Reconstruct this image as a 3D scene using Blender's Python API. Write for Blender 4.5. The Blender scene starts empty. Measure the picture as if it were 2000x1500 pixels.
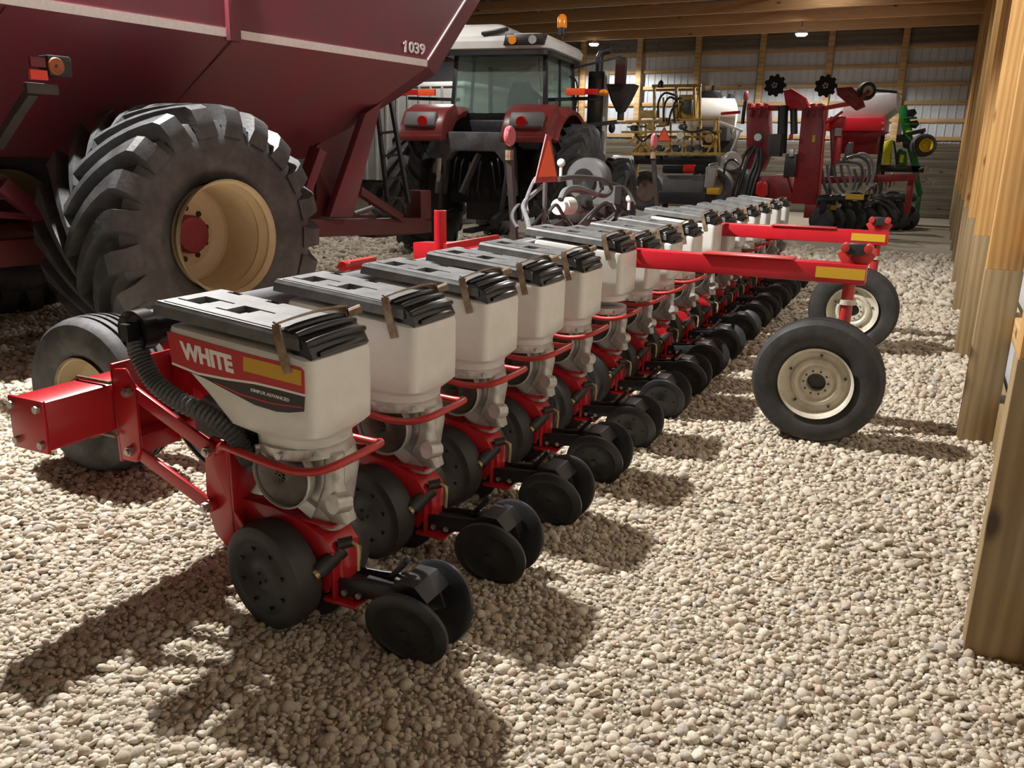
import bpy, bmesh, math, random
import numpy as np
from mathutils import Vector, Matrix
random.seed(7); rng = np.random.default_rng(7)
SC = bpy.context.scene
COL = SC.collection
PI = math.pi
# ------------------------------------------------------------------ camera
FPX, PIT, ROL, YAW, CAMH = 1627.0, .2707, .0208, .4619, 1.65
_cp, _sp = math.cos(PIT), math.sin(PIT)
_r = np.array([1., 0, 0]); _u = np.array([0, _sp, _cp]); _f = np.array([0, _cp, -_sp])
_c, _s = math.cos(ROL), math.sin(ROL)
_r, _u = _c*_r + _s*_u, -_s*_r + _c*_u
_Z = np.array([[math.cos(YAW), -math.sin(YAW), 0], [math.sin(YAW), math.cos(YAW), 0], [0, 0, 1]])
CR, CU, CF = _Z@_r, _Z@_u, _Z@_f
CO = np.array([0, 0, CAMH])
cam = bpy.data.cameras.new('camera'); camo = bpy.data.objects.new('camera', cam); COL.objects.link(camo)
cam.sensor_width = 36; cam.lens = FPX/2000*36; cam.clip_start = .05; cam.clip_end = 200
M3 = Matrix((CR, CU, -CF)).transposed()
camo.matrix_world = Matrix.Translation(Vector(CO)) @ M3.to_4x4()
SC.camera = camo
# ------------------------------------------------------------------ world, exposure
w = bpy.data.worlds.new('world'); SC.world = w; w.use_nodes = True
w.node_tree.nodes['Background'].inputs[0].default_value = (.80, .86, 1, 1)
w.node_tree.nodes['Background'].inputs[1].default_value = .02
SC.view_settings.view_transform = 'Standard'; SC.view_settings.look = 'None'
SC.view_settings.gamma = 1; SC.view_settings.exposure = 0.0
SC.view_settings.use_curve_mapping = False
# truss lamps; all but the first and two in view are unseen added fill: (x, y, z, watts)
LAMPS = [(-5.15, 4.12, 5.8, 3450), (-7.4, 10.05, 5.05, 230), (-2.2, 11.9, 5.05, 260), (-9.5, 15.9, 5.05, 420), (-2.9, 21.7, 5.7, 520),
         None, None, (-13.0, 8.1, 5.05, 160)]

def ray(px, py):
    return CF + CR*(px-1000)/FPX - CU*(py-750)/FPX
def at(px, py, y=None, x=None, z=None):
    """the point of the scene, on a plane of known distance, that the photo shows at a pixel"""
    d = ray(px, py)
    i, v = (1, y) if y is not None else (0, x) if x is not None else (2, z)
    t = (v-CO[i])/d[i]
    return Vector(CO + d*t)
class Frame:
    """local frame of a machine: x to its right, y forward"""
    def __init__(s, ox, oy, yaw):
        s.o = np.array([ox, oy, 0.]); s.yaw = yaw
        s.R = np.array([math.cos(yaw), -math.sin(yaw), 0]); s.D = np.array([math.sin(yaw), math.cos(yaw), 0])
    def at(s, px, py, x=None, y=None, z=None):
        d = ray(px, py); q = CO - s.o
        dl = np.array([d@s.R, d@s.D, d[2]]); ql = np.array([q@s.R, q@s.D, q[2]])
        i, v = (0, x) if x is not None else (1, y) if y is not None else (2, z)
        return Vector(ql + dl*((v-ql[i])/dl[i]))
    def world(s, l):
        return Vector(s.o + s.R*l[0] + s.D*l[1] + np.array([0, 0, l[2]]))

# ------------------------------------------------------------------ materials
MT = {}
def mat(name, col, rough=.5, metal=0, col2=None, nscale=4, namt=.5, bump=0, bscale=30, spec=.5, sss=0, coat=0, emit=None, est=0, trans=0, alpha=1, detail=6, stretch=None, lo=.4, hi=.65):
    m = bpy.data.materials.new(name); m.use_nodes = True
    nt = m.node_tree; b = nt.nodes['Principled BSDF']
    b.inputs['Base Color'].default_value = (*col, 1); b.inputs['Roughness'].default_value = rough; b.inputs['Metallic'].default_value = metal
    b.inputs['Specular IOR Level'].default_value = spec
    if coat: b.inputs['Coat Weight'].default_value = coat; b.inputs['Coat Roughness'].default_value = .15
    if sss: b.inputs['Subsurface Weight'].default_value = sss; b.inputs['Subsurface Radius'].default_value = (.03, .025, .02); b.inputs['Subsurface Scale'].default_value = .5
    if trans: b.inputs['Transmission Weight'].default_value = trans
    if alpha < 1: b.inputs['Alpha'].default_value = alpha
    if emit: b.inputs['Emission Color'].default_value = (*emit, 1); b.inputs['Emission Strength'].default_value = est
    tc = None
    if col2 or bump:
        tc = nt.nodes.new('ShaderNodeTexCoord'); mp = nt.nodes.new('ShaderNodeMapping')
        nt.links.new(tc.outputs['Object'], mp.inputs['Vector'])
        if stretch: mp.inputs['Scale'].default_value = stretch
    if col2:
        n = nt.nodes.new('ShaderNodeTexNoise'); n.inputs['Scale'].default_value = nscale; n.inputs['Detail'].default_value = detail; n.inputs['Roughness'].default_value = .65
        nt.links.new(mp.outputs[0], n.inputs['Vector'])
        r = nt.nodes.new('ShaderNodeValToRGB')
        r.color_ramp.elements[0].position = lo; r.color_ramp.elements[1].position = hi
        r.color_ramp.elements[0].color = (*col, 1)
        r.color_ramp.elements[1].color = (*[a*(1-namt)+c*namt for a, c in zip(col, col2)], 1)
        nt.links.new(n.outputs['Fac'], r.inputs[0]); nt.links.new(r.outputs[0], b.inputs['Base Color'])
    if bump:
        n2 = nt.nodes.new('ShaderNodeTexNoise'); n2.inputs['Scale'].default_value = bscale; n2.inputs['Detail'].default_value = 5
        nt.links.new(mp.outputs[0], n2.inputs['Vector'])
        bm_ = nt.nodes.new('ShaderNodeBump'); bm_.inputs['Strength'].default_value = bump; bm_.inputs['Distance'].default_value = .01
        nt.links.new(n2.outputs['Fac'], bm_.inputs['Height']); nt.links.new(bm_.outputs[0], b.inputs['Normal'])
    MT[name] = m
    return m
mat('red', (.52, .012, .02), .32, col2=(.30, .02, .02), nscale=3, namt=.6, coat=.25)
mat('handle_red', (.50, .035, .03), .38, col2=(.34, .03, .03), nscale=9, namt=.5)
mat('cart_red', (.165, .026, .042), .42, col2=(.125, .036, .047), nscale=2.5, namt=.8, bump=.03, bscale=14)
mat('cart_frame_red', (.11, .015, .018), .5, col2=(.10, .03, .025), nscale=5, namt=.8)
mat('tractor_red', (.20, .022, .022), .35, col2=(.14, .05, .045), nscale=5, namt=.7)
mat('bright_red', (.60, .012, .025), .35, col2=(.36, .012, .02), nscale=2, namt=.6)
mat('deep_red', (.25, .006, .012), .4, col2=(.14, .008, .012), nscale=4, namt=.8)
mat('orange', (1.0, .12, .03), .45)
mat('orange_red', (.85, .06, .025), .45)
mat('smv_border', (.30, .01, .015), .5, col2=(.7, .1, .08), nscale=30, namt=.5)
mat('amber', (.95, .30, .02), .25, trans=.2)
mat('tail_red', (.55, .02, .02), .2)
mat('pink_reflector', (.45, .06, .10), .4, col2=(.7, .35, .35), nscale=60, namt=.7)
mat('tank_white', (.74, .735, .70), .30, col2=(.60, .58, .52), nscale=4, namt=.5, sss=.10)
mat('tank_plastic', (.74, .72, .66), .3, col2=(.62, .60, .54), nscale=3, namt=.5, sss=.12)
mat('lid_black', (.085, .088, .090), .5, col2=(.20, .20, .195), nscale=12, namt=.6, spec=1.0)
mat('latch_black', (.010, .010, .011), .30, spec=.55)
mat('matt_black', (.010, .010, .012), .65, spec=.3)
mat('strap_tan', (.34, .26, .17), .45, metal=.3, col2=(.14, .08, .05), nscale=20, namt=.8)
mat('rubber', (.022, .022, .023), .62, col2=(.07, .065, .06), nscale=7, namt=.5, bump=.12, bscale=40)
mat('tread_rubber', (.034, .035, .037), .50, col2=(.11, .112, .115), nscale=5, namt=.55, bump=.2, bscale=35)
mat('gauge_rubber', (.028, .028, .029), .55, col2=(.06, .052, .042), nscale=9, namt=.6, bump=.08, bscale=50)
mat('black_steel', (.016, .017, .020), .42, col2=(.04, .04, .042), nscale=11, namt=.5)
mat('black_plastic', (.014, .015, .016), .38)
mat('dark_iron', (.035, .034, .036), .5, metal=.2, col2=(.07, .055, .045), nscale=6, namt=.7)
mat('grey_iron', (.16, .16, .165), .5, metal=.25, col2=(.07, .065, .065), nscale=5, namt=.8)
mat('hose_grey', (.075, .078, .080), .42)
mat('pipe_grey', (.22, .23, .245), .35, col2=(.14, .14, .15), nscale=6, namt=.6)
mat('cast_alu', (.56, .56, .54), .34, metal=.45, col2=(.24, .20, .15), nscale=11, namt=.75, bump=.1, bscale=60, lo=.5, hi=.72)
mat('dusty_rubber', (.045, .045, .047), .62, col2=(.16, .16, .165), nscale=4, namt=.8, bump=.1, bscale=40)
mat('cover_brown', (.020, .015, .012), .40, col2=(.075, .052, .035), nscale=6, namt=.8, spec=.6)
mat('steel', (.55, .54, .52), .35, metal=.8, col2=(.3, .24, .18), nscale=25, namt=.6)
mat('brass', (.62, .48, .26), .4, metal=.6)
mat('hub_red', (.20, .012, .018), .45, col2=(.12, .01, .014), nscale=8, namt=.7)
mat('amber_dull', (.35, .10, .03), .4)
mat('rim_cream', (.58, .48, .30), .42, col2=(.46, .36, .21), nscale=3, namt=.6)
mat('rim_white', (.62, .59, .48), .42, col2=(.40, .36, .28), nscale=9, namt=.6)
mat('rim_brown', (.17, .10, .07), .6, col2=(.10, .07, .05), nscale=6, namt=.7)
mat('yellow_decal', (.62, .36, .02), .5)
mat('decal_red', (.48, .014, .018), .38)
mat('decal_black', (.02, .013, .013), .4)
mat('decal_white', (.86, .82, .80), .45)
mat('stripe_white', (.78, .75, .73), .5, col2=(.64, .60, .58), nscale=30, namt=.6)
mat('cab_white', (.70, .70, .68), .35, col2=(.56, .55, .52), nscale=3, namt=.5)
mat('glass', (.70, .86, .81), .03, trans=.87, spec=.6)
mat('mirror_glass', (.5, .52, .52), .08, metal=1)
mat('seat_cloth', (.06, .07, .075), .8)
mat('machine_yellow', (.46, .29, .05), .5, col2=(.17, .11, .035), nscale=6, namt=.85)
mat('green', (.02, .22, .045), .38, col2=(.015, .12, .03), nscale=5, namt=.5)
mat('lime', (.75, .78, .04), .4)
mat('rim_yellow', (.70, .55, .02), .38)
mat('silver_hopper', (.50, .47, .46), .38, metal=.3, col2=(.38, .35, .34), nscale=2, namt=.6)
mat('header_grey', (.13, .13, .13), .5, col2=(.09, .09, .09), nscale=3, namt=.6)
mat('trailer_grey', (.34, .33, .31), .55, col2=(.27, .26, .25), nscale=2, namt=.6)
mat('dark_roof', (.02, .02, .022), .4)
mat('wall_panel', (.54, .57, .60), .38, col2=(.44, .47, .50), nscale=1.2, namt=.6)
mat('roof_panel', (.20, .17, .15), .5, col2=(.33, .30, .28), nscale=1.5, namt=.7)
mat('lamp_white', (.9, .9, .88), .4)
mat('lamp_glow', (1, 1, 1), .5, emit=(1, .95, .86), est=90)
mat('gravel_bed', (.15, .125, .09), .9, col2=(.40, .345, .26), nscale=55, namt=.95, bump=.9, bscale=55, detail=8, lo=.38, hi=.6)

def wood(name, c1, c2, c3, sc, axis='z'):
    m = bpy.data.materials.new(name); m.use_nodes = True
    nt = m.node_tree; b = nt.nodes['Principled BSDF']; b.inputs['Roughness'].default_value = .6
    tc = nt.nodes.new('ShaderNodeTexCoord'); mp = nt.nodes.new('ShaderNodeMapping'); oi = nt.nodes.new('ShaderNodeObjectInfo')
    add = nt.nodes.new('ShaderNodeVectorMath'); add.operation = 'MULTIPLY_ADD'
    cmb = nt.nodes.new('ShaderNodeCombineXYZ')
    for k in range(3): nt.links.new(oi.outputs['Random'], cmb.inputs[k])
    nt.links.new(cmb.outputs[0], add.inputs[0]); add.inputs[1].default_value = (9, 9, 9)
    nt.links.new(tc.outputs['Object'], add.inputs[2]); nt.links.new(add.outputs[0], mp.inputs['Vector'])
    s = {'z': (6, 6, .35), 'x': (.35, 6, 6), 'y': (6, .35, 6)}[axis]
    mp.inputs['Scale'].default_value = tuple(k*sc for k in s)
    n = nt.nodes.new('ShaderNodeTexNoise'); n.inputs['Scale'].default_value = 5; n.inputs['Detail'].default_value = 7; n.inputs['Distortion'].default_value = 1.2
    nt.links.new(mp.outputs[0], n.inputs['Vector'])
    wv = nt.nodes.new('ShaderNodeTexWave'); wv.wave_type = 'RINGS'; wv.rings_direction = {'z': 'Z', 'x': 'X', 'y': 'Y'}[axis]
    wv.inputs['Scale'].default_value = 1.6; wv.inputs['Distortion'].default_value = 6; wv.inputs['Detail'].default_value = 3; wv.inputs['Detail Scale'].default_value = 1.2
    nt.links.new(mp.outputs[0], wv.inputs['Vector'])
    mx = nt.nodes.new('ShaderNodeMix'); mx.inputs[0].default_value = .42
    nt.links.new(n.outputs['Fac'], mx.inputs[2]); nt.links.new(wv.outputs['Fac'], mx.inputs[3])
    r = nt.nodes.new('ShaderNodeValToRGB'); r.color_ramp.elements[0].position = .25; r.color_ramp.elements[1].position = .75
    r.color_ramp.elements[0].color = (*c2, 1); r.color_ramp.elements[1].color = (*c1, 1)
    nt.links.new(mx.outputs[0], r.inputs[0])
    # knots
    mp2 = nt.nodes.new('ShaderNodeMapping'); mp2.inputs['Scale'].default_value = {'z': (1, 1, .45), 'x': (.45, 1, 1), 'y': (1, .45, 1)}[axis]
    nt.links.new(add.outputs[0], mp2.inputs['Vector'])
    vo = nt.nodes.new('ShaderNodeTexVoronoi'); vo.inputs['Scale'].default_value = 3.2*sc
    nt.links.new(mp2.outputs[0], vo.inputs['Vector'])
    kr = nt.nodes.new('ShaderNodeMapRange'); kr.inputs[1].default_value = .05; kr.inputs[2].default_value = .12; kr.inputs[3].default_value = 1; kr.inputs[4].default_value = 0
    nt.links.new(vo.outputs['Distance'], kr.inputs[0])
    m2 = nt.nodes.new('ShaderNodeMix'); m2.data_type = 'RGBA'; m2.inputs[7].default_value = (*c3, 1)
    nt.links.new(kr.outputs[0], m2.inputs[0]); nt.links.new(r.outputs[0], m2.inputs[6]); nt.links.new(m2.outputs[2], b.inputs['Base Color'])
    bp = nt.nodes.new('ShaderNodeBump'); bp.inputs['Strength'].default_value = .15; bp.inputs['Distance'].default_value = .004
    nt.links.new(mx.outputs[0], bp.inputs['Height']); nt.links.new(bp.outputs[0], b.inputs['Normal'])
    MT[name] = m
wood('wood_pine', (.66, .40, .15), (.50, .265, .085), (.20, .09, .03), 1.0)
wood('wood_treated', (.34, .245, .125), (.24, .165, .08), (.07, .045, .025), 1.0)
wood('wood_girt', (.60, .40, .19), (.42, .26, .11), (.18, .09, .04), 1.0, 'x')
wood('wood_chord', (.58, .36, .17), (.38, .22, .10), (.12, .06, .03), 1.0, 'x')
wood('wood_shaded', (.15, .12, .085), (.085, .07, .05), (.03, .025, .02), 1.0, 'x')  # wood tone darkened to stand for shade on the back wall
wood('wood_wall_board', (.62, .43, .2), (.48, .3, .12), (.2, .1, .04), 1.0, 'y')

def pebble_mat():
    m = bpy.data.materials.new('pebble'); m.use_nodes = True; nt = m.node_tree; b = nt.nodes['Principled BSDF']
    b.inputs['Roughness'].default_value = .75
    oi = nt.nodes.new('ShaderNodeObjectInfo'); r = nt.nodes.new('ShaderNodeValToRGB')
    cs = [(0, (.50, .44, .34)), (.16, (.68, .61, .49)), (.34, (.44, .37, .28)), (.46, (.62, .54, .41)), (.58, (.74, .69, .58)), (.70, (.55, .47, .36)), (.80, (.47, .44, .40)), (.90, (.54, .42, .32)), (1, (.70, .63, .52))]
    e = r.color_ramp.elements
    e[0].position = 0; e[0].color = (*cs[0][1], 1); e[1].position = 1; e[1].color = (*cs[-1][1], 1)
    for p, c in cs[1:-1]: q = e.new(p); q.color = (*c, 1)
    nt.links.new(oi.outputs['Random'], r.inputs[0])
    tc = nt.nodes.new('ShaderNodeTexCoord'); n = nt.nodes.new('ShaderNodeTexNoise'); n.inputs['Scale'].default_value = 3; n.inputs['Detail'].default_value = 5
    nt.links.new(tc.outputs['Object'], n.inputs['Vector'])
    mr = nt.nodes.new('ShaderNodeMapRange'); mr.inputs[1].default_value = .3; mr.inputs[2].default_value = .7; mr.inputs[3].default_value = .78; mr.inputs[4].default_value = 1.1
    nt.links.new(n.outputs['Fac'], mr.inputs[0])
    mx = nt.nodes.new('ShaderNodeMix'); mx.data_type = 'RGBA'; mx.blend_type = 'MULTIPLY'; mx.inputs[0].default_value = 1
    nt.links.new(r.outputs[0], mx.inputs[6]); nt.links.new(mr.outputs[0], mx.inputs[7]); nt.links.new(mx.outputs[2], b.inputs['Base Color'])
    MT['pebble'] = m
pebble_mat()

# ------------------------------------------------------------------ mesh builder
def RX(a): return Matrix.Rotation(a, 3, 'X')
def RY(a): return Matrix.Rotation(a, 3, 'Y')
def RZ(a): return Matrix.Rotation(a, 3, 'Z')
class MB:
    def __init__(s): s.v = []; s.f = []
    def add(s, vs, fs):
        o = len(s.v); s.v += [tuple(v) for v in vs]; s.f += [tuple(i+o for i in f) for f in fs]; return s
    def box(s, c, d, R=None):
        c = Vector(c); vs = []
        for x in (-.5, .5):
            for y in (-.5, .5):
                for z in (-.5, .5):
                    p = Vector((x*d[0], y*d[1], z*d[2]))
                    vs.append(c + (R @ p if R else p))
        return s.add(vs, [(0, 1, 3, 2), (4, 6, 7, 5), (0, 4, 5, 1), (2, 3, 7, 6), (0, 2, 6, 4), (1, 5, 7, 3)])
    def bb(s, x0, x1, y0, y1, z0, z1):
        return s.box(((x0+x1)/2, (y0+y1)/2, (z0+z1)/2), (abs(x1-x0), abs(y1-y0), abs(z1-z0)))
    def bar(s, a, b, wd, ht, up=(0, 0, 1)):
        """square bar from a to b, wd across, ht along up"""
        a, b = Vector(a), Vector(b); t = (b-a).normalized(); up = Vector(up)
        if abs(t.dot(up)) > .98: up = Vector((1, 0, 0))
        sx = t.cross(up).normalized(); uu = sx.cross(t)
        vs = []
        for p in (a, b):
            for i, j in ((-1, -1), (1, -1), (1, 1), (-1, 1)): vs.append(p + sx*(i*wd/2) + uu*(j*ht/2))
        return s.add(vs, [(3, 2, 1, 0), (4, 5, 6, 7), (0, 1, 5, 4), (1, 2, 6, 5), (2, 3, 7, 6), (3, 0, 4, 7)])
    def cyl(s, a, b, r, r2=None, n=16):
        a, b = Vector(a), Vector(b); r2 = r if r2 is None else r2
        t = (b-a).normalized(); up = Vector((0, 0, 1)) if abs(t.z) < .95 else Vector((1, 0, 0))
        sx = t.cross(up).normalized(); uu = sx.cross(t); vs = []
        for p, q in ((a, r), (b, r2)):
            for k in range(n):
                th = 2*PI*k/n; vs.append(p + sx*(q*math.cos(th)) + uu*(q*math.sin(th)))
        fs = [(k, (k+1) % n, n+(k+1) % n, n+k) for k in range(n)] + [tuple(range(n-1, -1, -1)), tuple(range(n, 2*n))]
        return s.add(vs, fs)
    def tube(s, pts, r, n=8, smooth=0, cap=True):
        pts = [Vector(p) for p in pts]
        if smooth: pts = catmull(pts, smooth)
        m = len(pts); rs = r if hasattr(r, '__len__') else [r]*m
        vs = []; pu = None
        for i, p in enumerate(pts):
            t = (pts[min(i+1, m-1)] - pts[max(i-1, 0)]).normalized()
            if pu is None: pu = Vector((0, 0, 1)) if abs(t.z) < .9 else Vector((1, 0, 0))
            sx = t.cross(pu)
            if sx.length < 1e-5: sx = t.cross(Vector((.3, 1, .2)))
            sx.normalize(); pu = sx.cross(t)
            for k in range(n):
                th = 2*PI*k/n; vs.append(p + sx*(rs[i]*math.cos(th)) + pu*(rs[i]*math.sin(th)))
        fs = [(i*n+k, i*n+(k+1) % n, (i+1)*n+(k+1) % n, (i+1)*n+k) for i in range(m-1) for k in range(n)]
        if cap: fs += [tuple(range(n-1, -1, -1)), tuple(range((m-1)*n, m*n))]
        return s.add(vs, fs)
    def lathe(s, prof, c=(0, 0, 0), R=None, n=32, closed=False, cap=True):
        """profile of (along axis, radius); the axis is local x"""
        c = Vector(c); vs = []
        for (x, r) in prof:
            for k in range(n):
                th = 2*PI*k/n; p = Vector((x, r*math.cos(th), r*math.sin(th))); vs.append(c + (R @ p if R else p))
        m = len(prof); L = m if closed else m-1
        fs = [(((i+1) % m)*n+k, ((i+1) % m)*n+(k+1) % n, i*n+(k+1) % n, i*n+k) for i in range(L) for k in range(n)]
        if not closed and cap:
            if prof[0][1] > 1e-5: fs += [tuple(range(n))]
            if prof[-1][1] > 1e-5: fs += [tuple(range(m*n-1, (m-1)*n-1, -1))]
        return s.add(vs, fs)
    def prism(s, poly, d0, d1, plane='xz'):
        """2-D outline extruded between d0 and d1 on the third axis"""
        n = len(poly); vs = []
        for d in (d0, d1):
            for a, b in poly:
                vs.append({'xz': (a, d, b), 'yz': (d, a, b), 'xy': (a, b, d)}[plane])
        fs = [(k, (k+1) % n, n+(k+1) % n, n+k) for k in range(n)] + [tuple(range(n-1, -1, -1)), tuple(range(n, 2*n))]
        return s.add(vs, fs)
    def loft(s, rings, cap=True):
        n = len(rings[0]); m = len(rings)
        vs = [p for r in rings for p in r]
        fs = [(i*n+k, i*n+(k+1) % n, (i+1)*n+(k+1) % n, (i+1)*n+k) for i in range(m-1) for k in range(n)]
        if cap: fs += [tuple(range(n-1, -1, -1)), tuple(range((m-1)*n, m*n))]
        return s.add(vs, fs)
    def ball(s, c, r, n=12, m=8, sc=(1, 1, 1)):
        c = Vector(c); vs = [c+Vector((0, 0, -r*sc[2]))]
        for i in range(1, m):
            ph = -PI/2+PI*i/m
            for k in range(n):
                th = 2*PI*k/n; vs.append(c+Vector((r*sc[0]*math.cos(ph)*math.cos(th), r*sc[1]*math.cos(ph)*math.sin(th), r*sc[2]*math.sin(ph))))
        vs.append(c+Vector((0, 0, r*sc[2]))); e = len(vs)-1
        fs = [(0, 1+(k+1) % n, 1+k) for k in range(n)]
        fs += [(1+i*n+k, 1+i*n+(k+1) % n, 1+(i+1)*n+(k+1) % n, 1+(i+1)*n+k) for i in range(m-2) for k in range(n)]
        fs += [(1+(m-2)*n+k, 1+(m-2)*n+(k+1) % n, e) for k in range(n)]
        return s.add(vs, fs)
    def mesh(s, name, m, bevel=0, ang=35):
        me = bpy.data.meshes.new(name); me.from_pydata(s.v, [], s.f)
        bm = bmesh.new(); bm.from_mesh(me)
        bmesh.ops.recalc_face_normals(bm, faces=bm.faces)
        if bevel:
            ed = [e for e in bm.edges if len(e.link_faces) == 2 and e.calc_face_angle(0) > .6]
            bmesh.ops.bevel(bm, geom=ed, offset=bevel, segments=2, profile=.5, affect='EDGES', clamp_overlap=True)
        bm.to_mesh(me); bm.free()
        me.materials.append(MT[m])
        me.polygons.foreach_set('use_smooth', [True]*len(me.polygons))
        me.set_sharp_from_angle(angle=math.radians(ang))
        return me
    def build(s, name, m, parent=None, bevel=0, ang=35, loc=None, rot=None):
        return obj(name, s.mesh(name, m, bevel, ang), parent, loc, rot)
def obj(name, me, parent=None, loc=None, rot=None):
    o = bpy.data.objects.new(name, me); COL.objects.link(o)
    if parent: o.parent = parent
    if loc is not None: o.location = loc
    if rot is not None: o.rotation_euler = rot
    return o
def empty(name, loc=(0, 0, 0), rz=0):
    o = bpy.data.objects.new(name, None); COL.objects.link(o); o.location = loc; o.rotation_euler = (0, 0, rz); o.empty_display_size = .2
    return o
def tag(o, label=None, cat=None, group=None, kind=None):
    if label: o['label'] = label
    if cat: o['category'] = cat
    if group: o['group'] = group
    if kind: o['kind'] = kind
    return o
def catmull(P, k):
    out = []
    for i in range(len(P)-1):
        p0 = P[max(i-1, 0)]; p1 = P[i]; p2 = P[i+1]; p3 = P[min(i+2, len(P)-1)]
        for j in range(k):
            t = j/k
            out.append(.5*((2*p1)+(p2-p0)*t+(2*p0-5*p1+4*p2-p3)*t*t+(3*p1-p0-3*p2+p3)*t**3))
    out.append(P[-1]); return out
def rrect(x0, x1, y0, y1, r, z, k=4):
    r = min(r, (x1-x0)/2-1e-4, (y1-y0)/2-1e-4); out = []
    for cx, cy, a in ((x1-r, y1-r, 0), (x0+r, y1-r, 1), (x0+r, y0+r, 2), (x1-r, y0+r, 3)):
        for j in range(k+1):
            th = (a+j/k)*PI/2; out.append((cx+r*math.cos(th), cy+r*math.sin(th), z))
    return out
def text_mesh(txt, m, bold=.02, depth=.004):
    cu = bpy.data.curves.new('lettering', 'FONT'); cu.body = txt; cu.size = 1; cu.offset = bold; cu.extrude = depth; cu.resolution_u = 3
    o = bpy.data.objects.new('lettering', cu); COL.objects.link(o)
    bpy.context.view_layer.update()
    me = bpy.data.meshes.new_from_object(o.evaluated_get(bpy.context.evaluated_depsgraph_get()))
    bpy.data.objects.remove(o); bpy.data.curves.remove(cu)
    me.materials.clear(); me.materials.append(MT[m])
    return me
def lug_tyre(R, W, rr, nl, lh, lw, sweep, hook=.5, n=64, bulge=.04):
    """agricultural tyre about local x, outer radius R over the lugs"""
    mb = MB(); r = R-lh; h = W/2
    prof = [(-h*.78, rr), (-h*.93, rr+(r-rr)*.18), (-h*1.0-bulge*.3, rr+(r-rr)*.5), (-h*.98, rr+(r-rr)*.78), (-h*.88, r-.02*R), (-h*.6, r), (0, r+.012*R), (h*.6, r), (h*.88, r-.02*R), (h*.98, rr+(r-rr)*.78), (h*1.0+bulge*.3, rr+(r-rr)*.5), (h*.93, rr+(r-rr)*.18), (h*.78, rr)]
    mb.lathe(prof, n=n, closed=True)
    for sd in (-1, 1):
        for k in range(nl):
            a0 = 2*PI*(k+(.5 if sd > 0 else 0))/nl; st = []
            for t in (0, .15, .3, .45, .6, .75, .88, .95, 1.06):
                x = sd*(-.03*W + (h*1.0+.03*W)*min(t, 1.0)); ang = a0 + sweep*max(0, 1-t)**1.45
                top = R - .012*R*t*t if t < .95 else R-.035*R
                if t > 1: top = R-.13*R; x = sd*(h*1.015)
                bot = r-.05*R if t < 1 else R-.24*R
                wk = lw*(.62+.60*t*t)
                st.append((x, ang, top, bot, wk))
            rings = []
            for (x, ang, top, bot, wk) in st:
                da, db = wk/2/R, wk*.72/R
                rings.append([(x, rad*math.cos(an), rad*math.sin(an)) for rad, an in ((bot, ang-db), (top, ang-da), (top, ang+da), (bot, ang+db))])
            mb.loft(rings)
    return mb
def rib_tyre(R, W, rr, n=56, ribs=4):
    mb = MB(); h = W/2; prof = [(-h*.72, rr), (-h*.95, rr+(R-rr)*.25), (-h*1.02, rr+(R-rr)*.55), (-h*.92, rr+(R-rr)*.84), (-h*.80, R-.018)]
    xs = np.linspace(-h*.72, h*.72, ribs+1)
    for i in range(ribs):
        a, b = xs[i], xs[i+1]; g = .010
        cr = lambda x: R-.02*(x/h)**2
        prof += [(a+g, cr(a)), (b-g, cr(b))]
        if i < ribs-1: prof += [(b-g*.6, R-.026), (b+g*.6, R-.026)]
    prof += [(h*.80, R-.018), (h*.92, rr+(R-rr)*.84), (h*1.02, rr+(R-rr)*.55), (h*.95, rr+(R-rr)*.25), (h*.72, rr)]
    mb.lathe(prof, n=n, closed=True); return mb
# ================================================================== the shed
WX = .288            # inner face of the right-hand posts
PY0, PSP = 3.009, 2.553
BACK = 28.55
def struct(o, label=None): return tag(o, label, None, None, 'structure')
fl = MB().add([(-24, -6, 0), (3, -6, 0), (3, BACK+.4, 0), (-24, BACK+.4, 0)], [(0, 1, 2, 3)]).build('floor', 'gravel_bed')
struct(fl, 'pale crushed gravel bed covering the whole shed floor')
# --- right wall: posts, girts, skirt board, sheet steel
wr = MB().bb(.56, .60, -5.5, BACK+.2, 0, 6.0).build('wall_right', 'wall_panel'); struct(wr, 'long shed wall of white sheet steel behind wooden posts')
pm = MB().bb(0, .187, 0, .14, 1.055, 5.62).mesh('post', 'wood_pine', .004)
tm = MB().bb(-.003, .19, -.003, .143, -.02, 1.055).mesh('treated_base', 'wood_treated', .004)
for i in range(-2, 11):
    p = obj('post', pm, wr, (WX, PY0+PSP*i, 0)); obj('treated_base', tm, p)
gm = MB().bb(.477, .517, -5.4, BACK, -.07, .07).mesh('girt', 'wood_wall_board', .003)
for k in range(10): obj('girt', gm, wr, (0, 0, .72+.52*k))
MB().bb(.477, .53, -5.4, BACK, 0, .27).build('skirt_board', 'wood_treated', wr, .003)
# --- back wall
wb = MB().bb(-22, .6, BACK+.28, BACK+.32, 0, 6.2).build('wall_back', 'wall_panel'); struct(wb, 'far gable wall of ribbed white steel on wooden girts')
pv = []
prof = []
for k in range(4):
    x = k*.225
    prof += [(x, 0), (x+.06, 0), (x+.075, -.022), (x+.105, -.022), (x+.12, 0)]
prof += [(.9, 0)]
panel = MB()
n = len(prof)
panel.add([(x, y, z) for z in (0, 5.6) for x, y in prof], [(k, k+1, n+k+1, n+k) for k in range(n-1)])
pme = panel.mesh('panel', 'wall_panel')
for k in range(25): obj('panel', pme, wb, (-21.9+.9*k, BACK+.27, 0))
gme = MB().bb(-21.9, .45, BACK+.19, BACK+.235, -.055, .055).mesh('girt', 'wood_girt', .003)
for z in (.24, .76, 1.28, 1.80, 2.31, 2.82, 3.33, 3.85, 4.38, 4.90): obj('girt', gme, wb, (0, 0, z))
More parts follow.
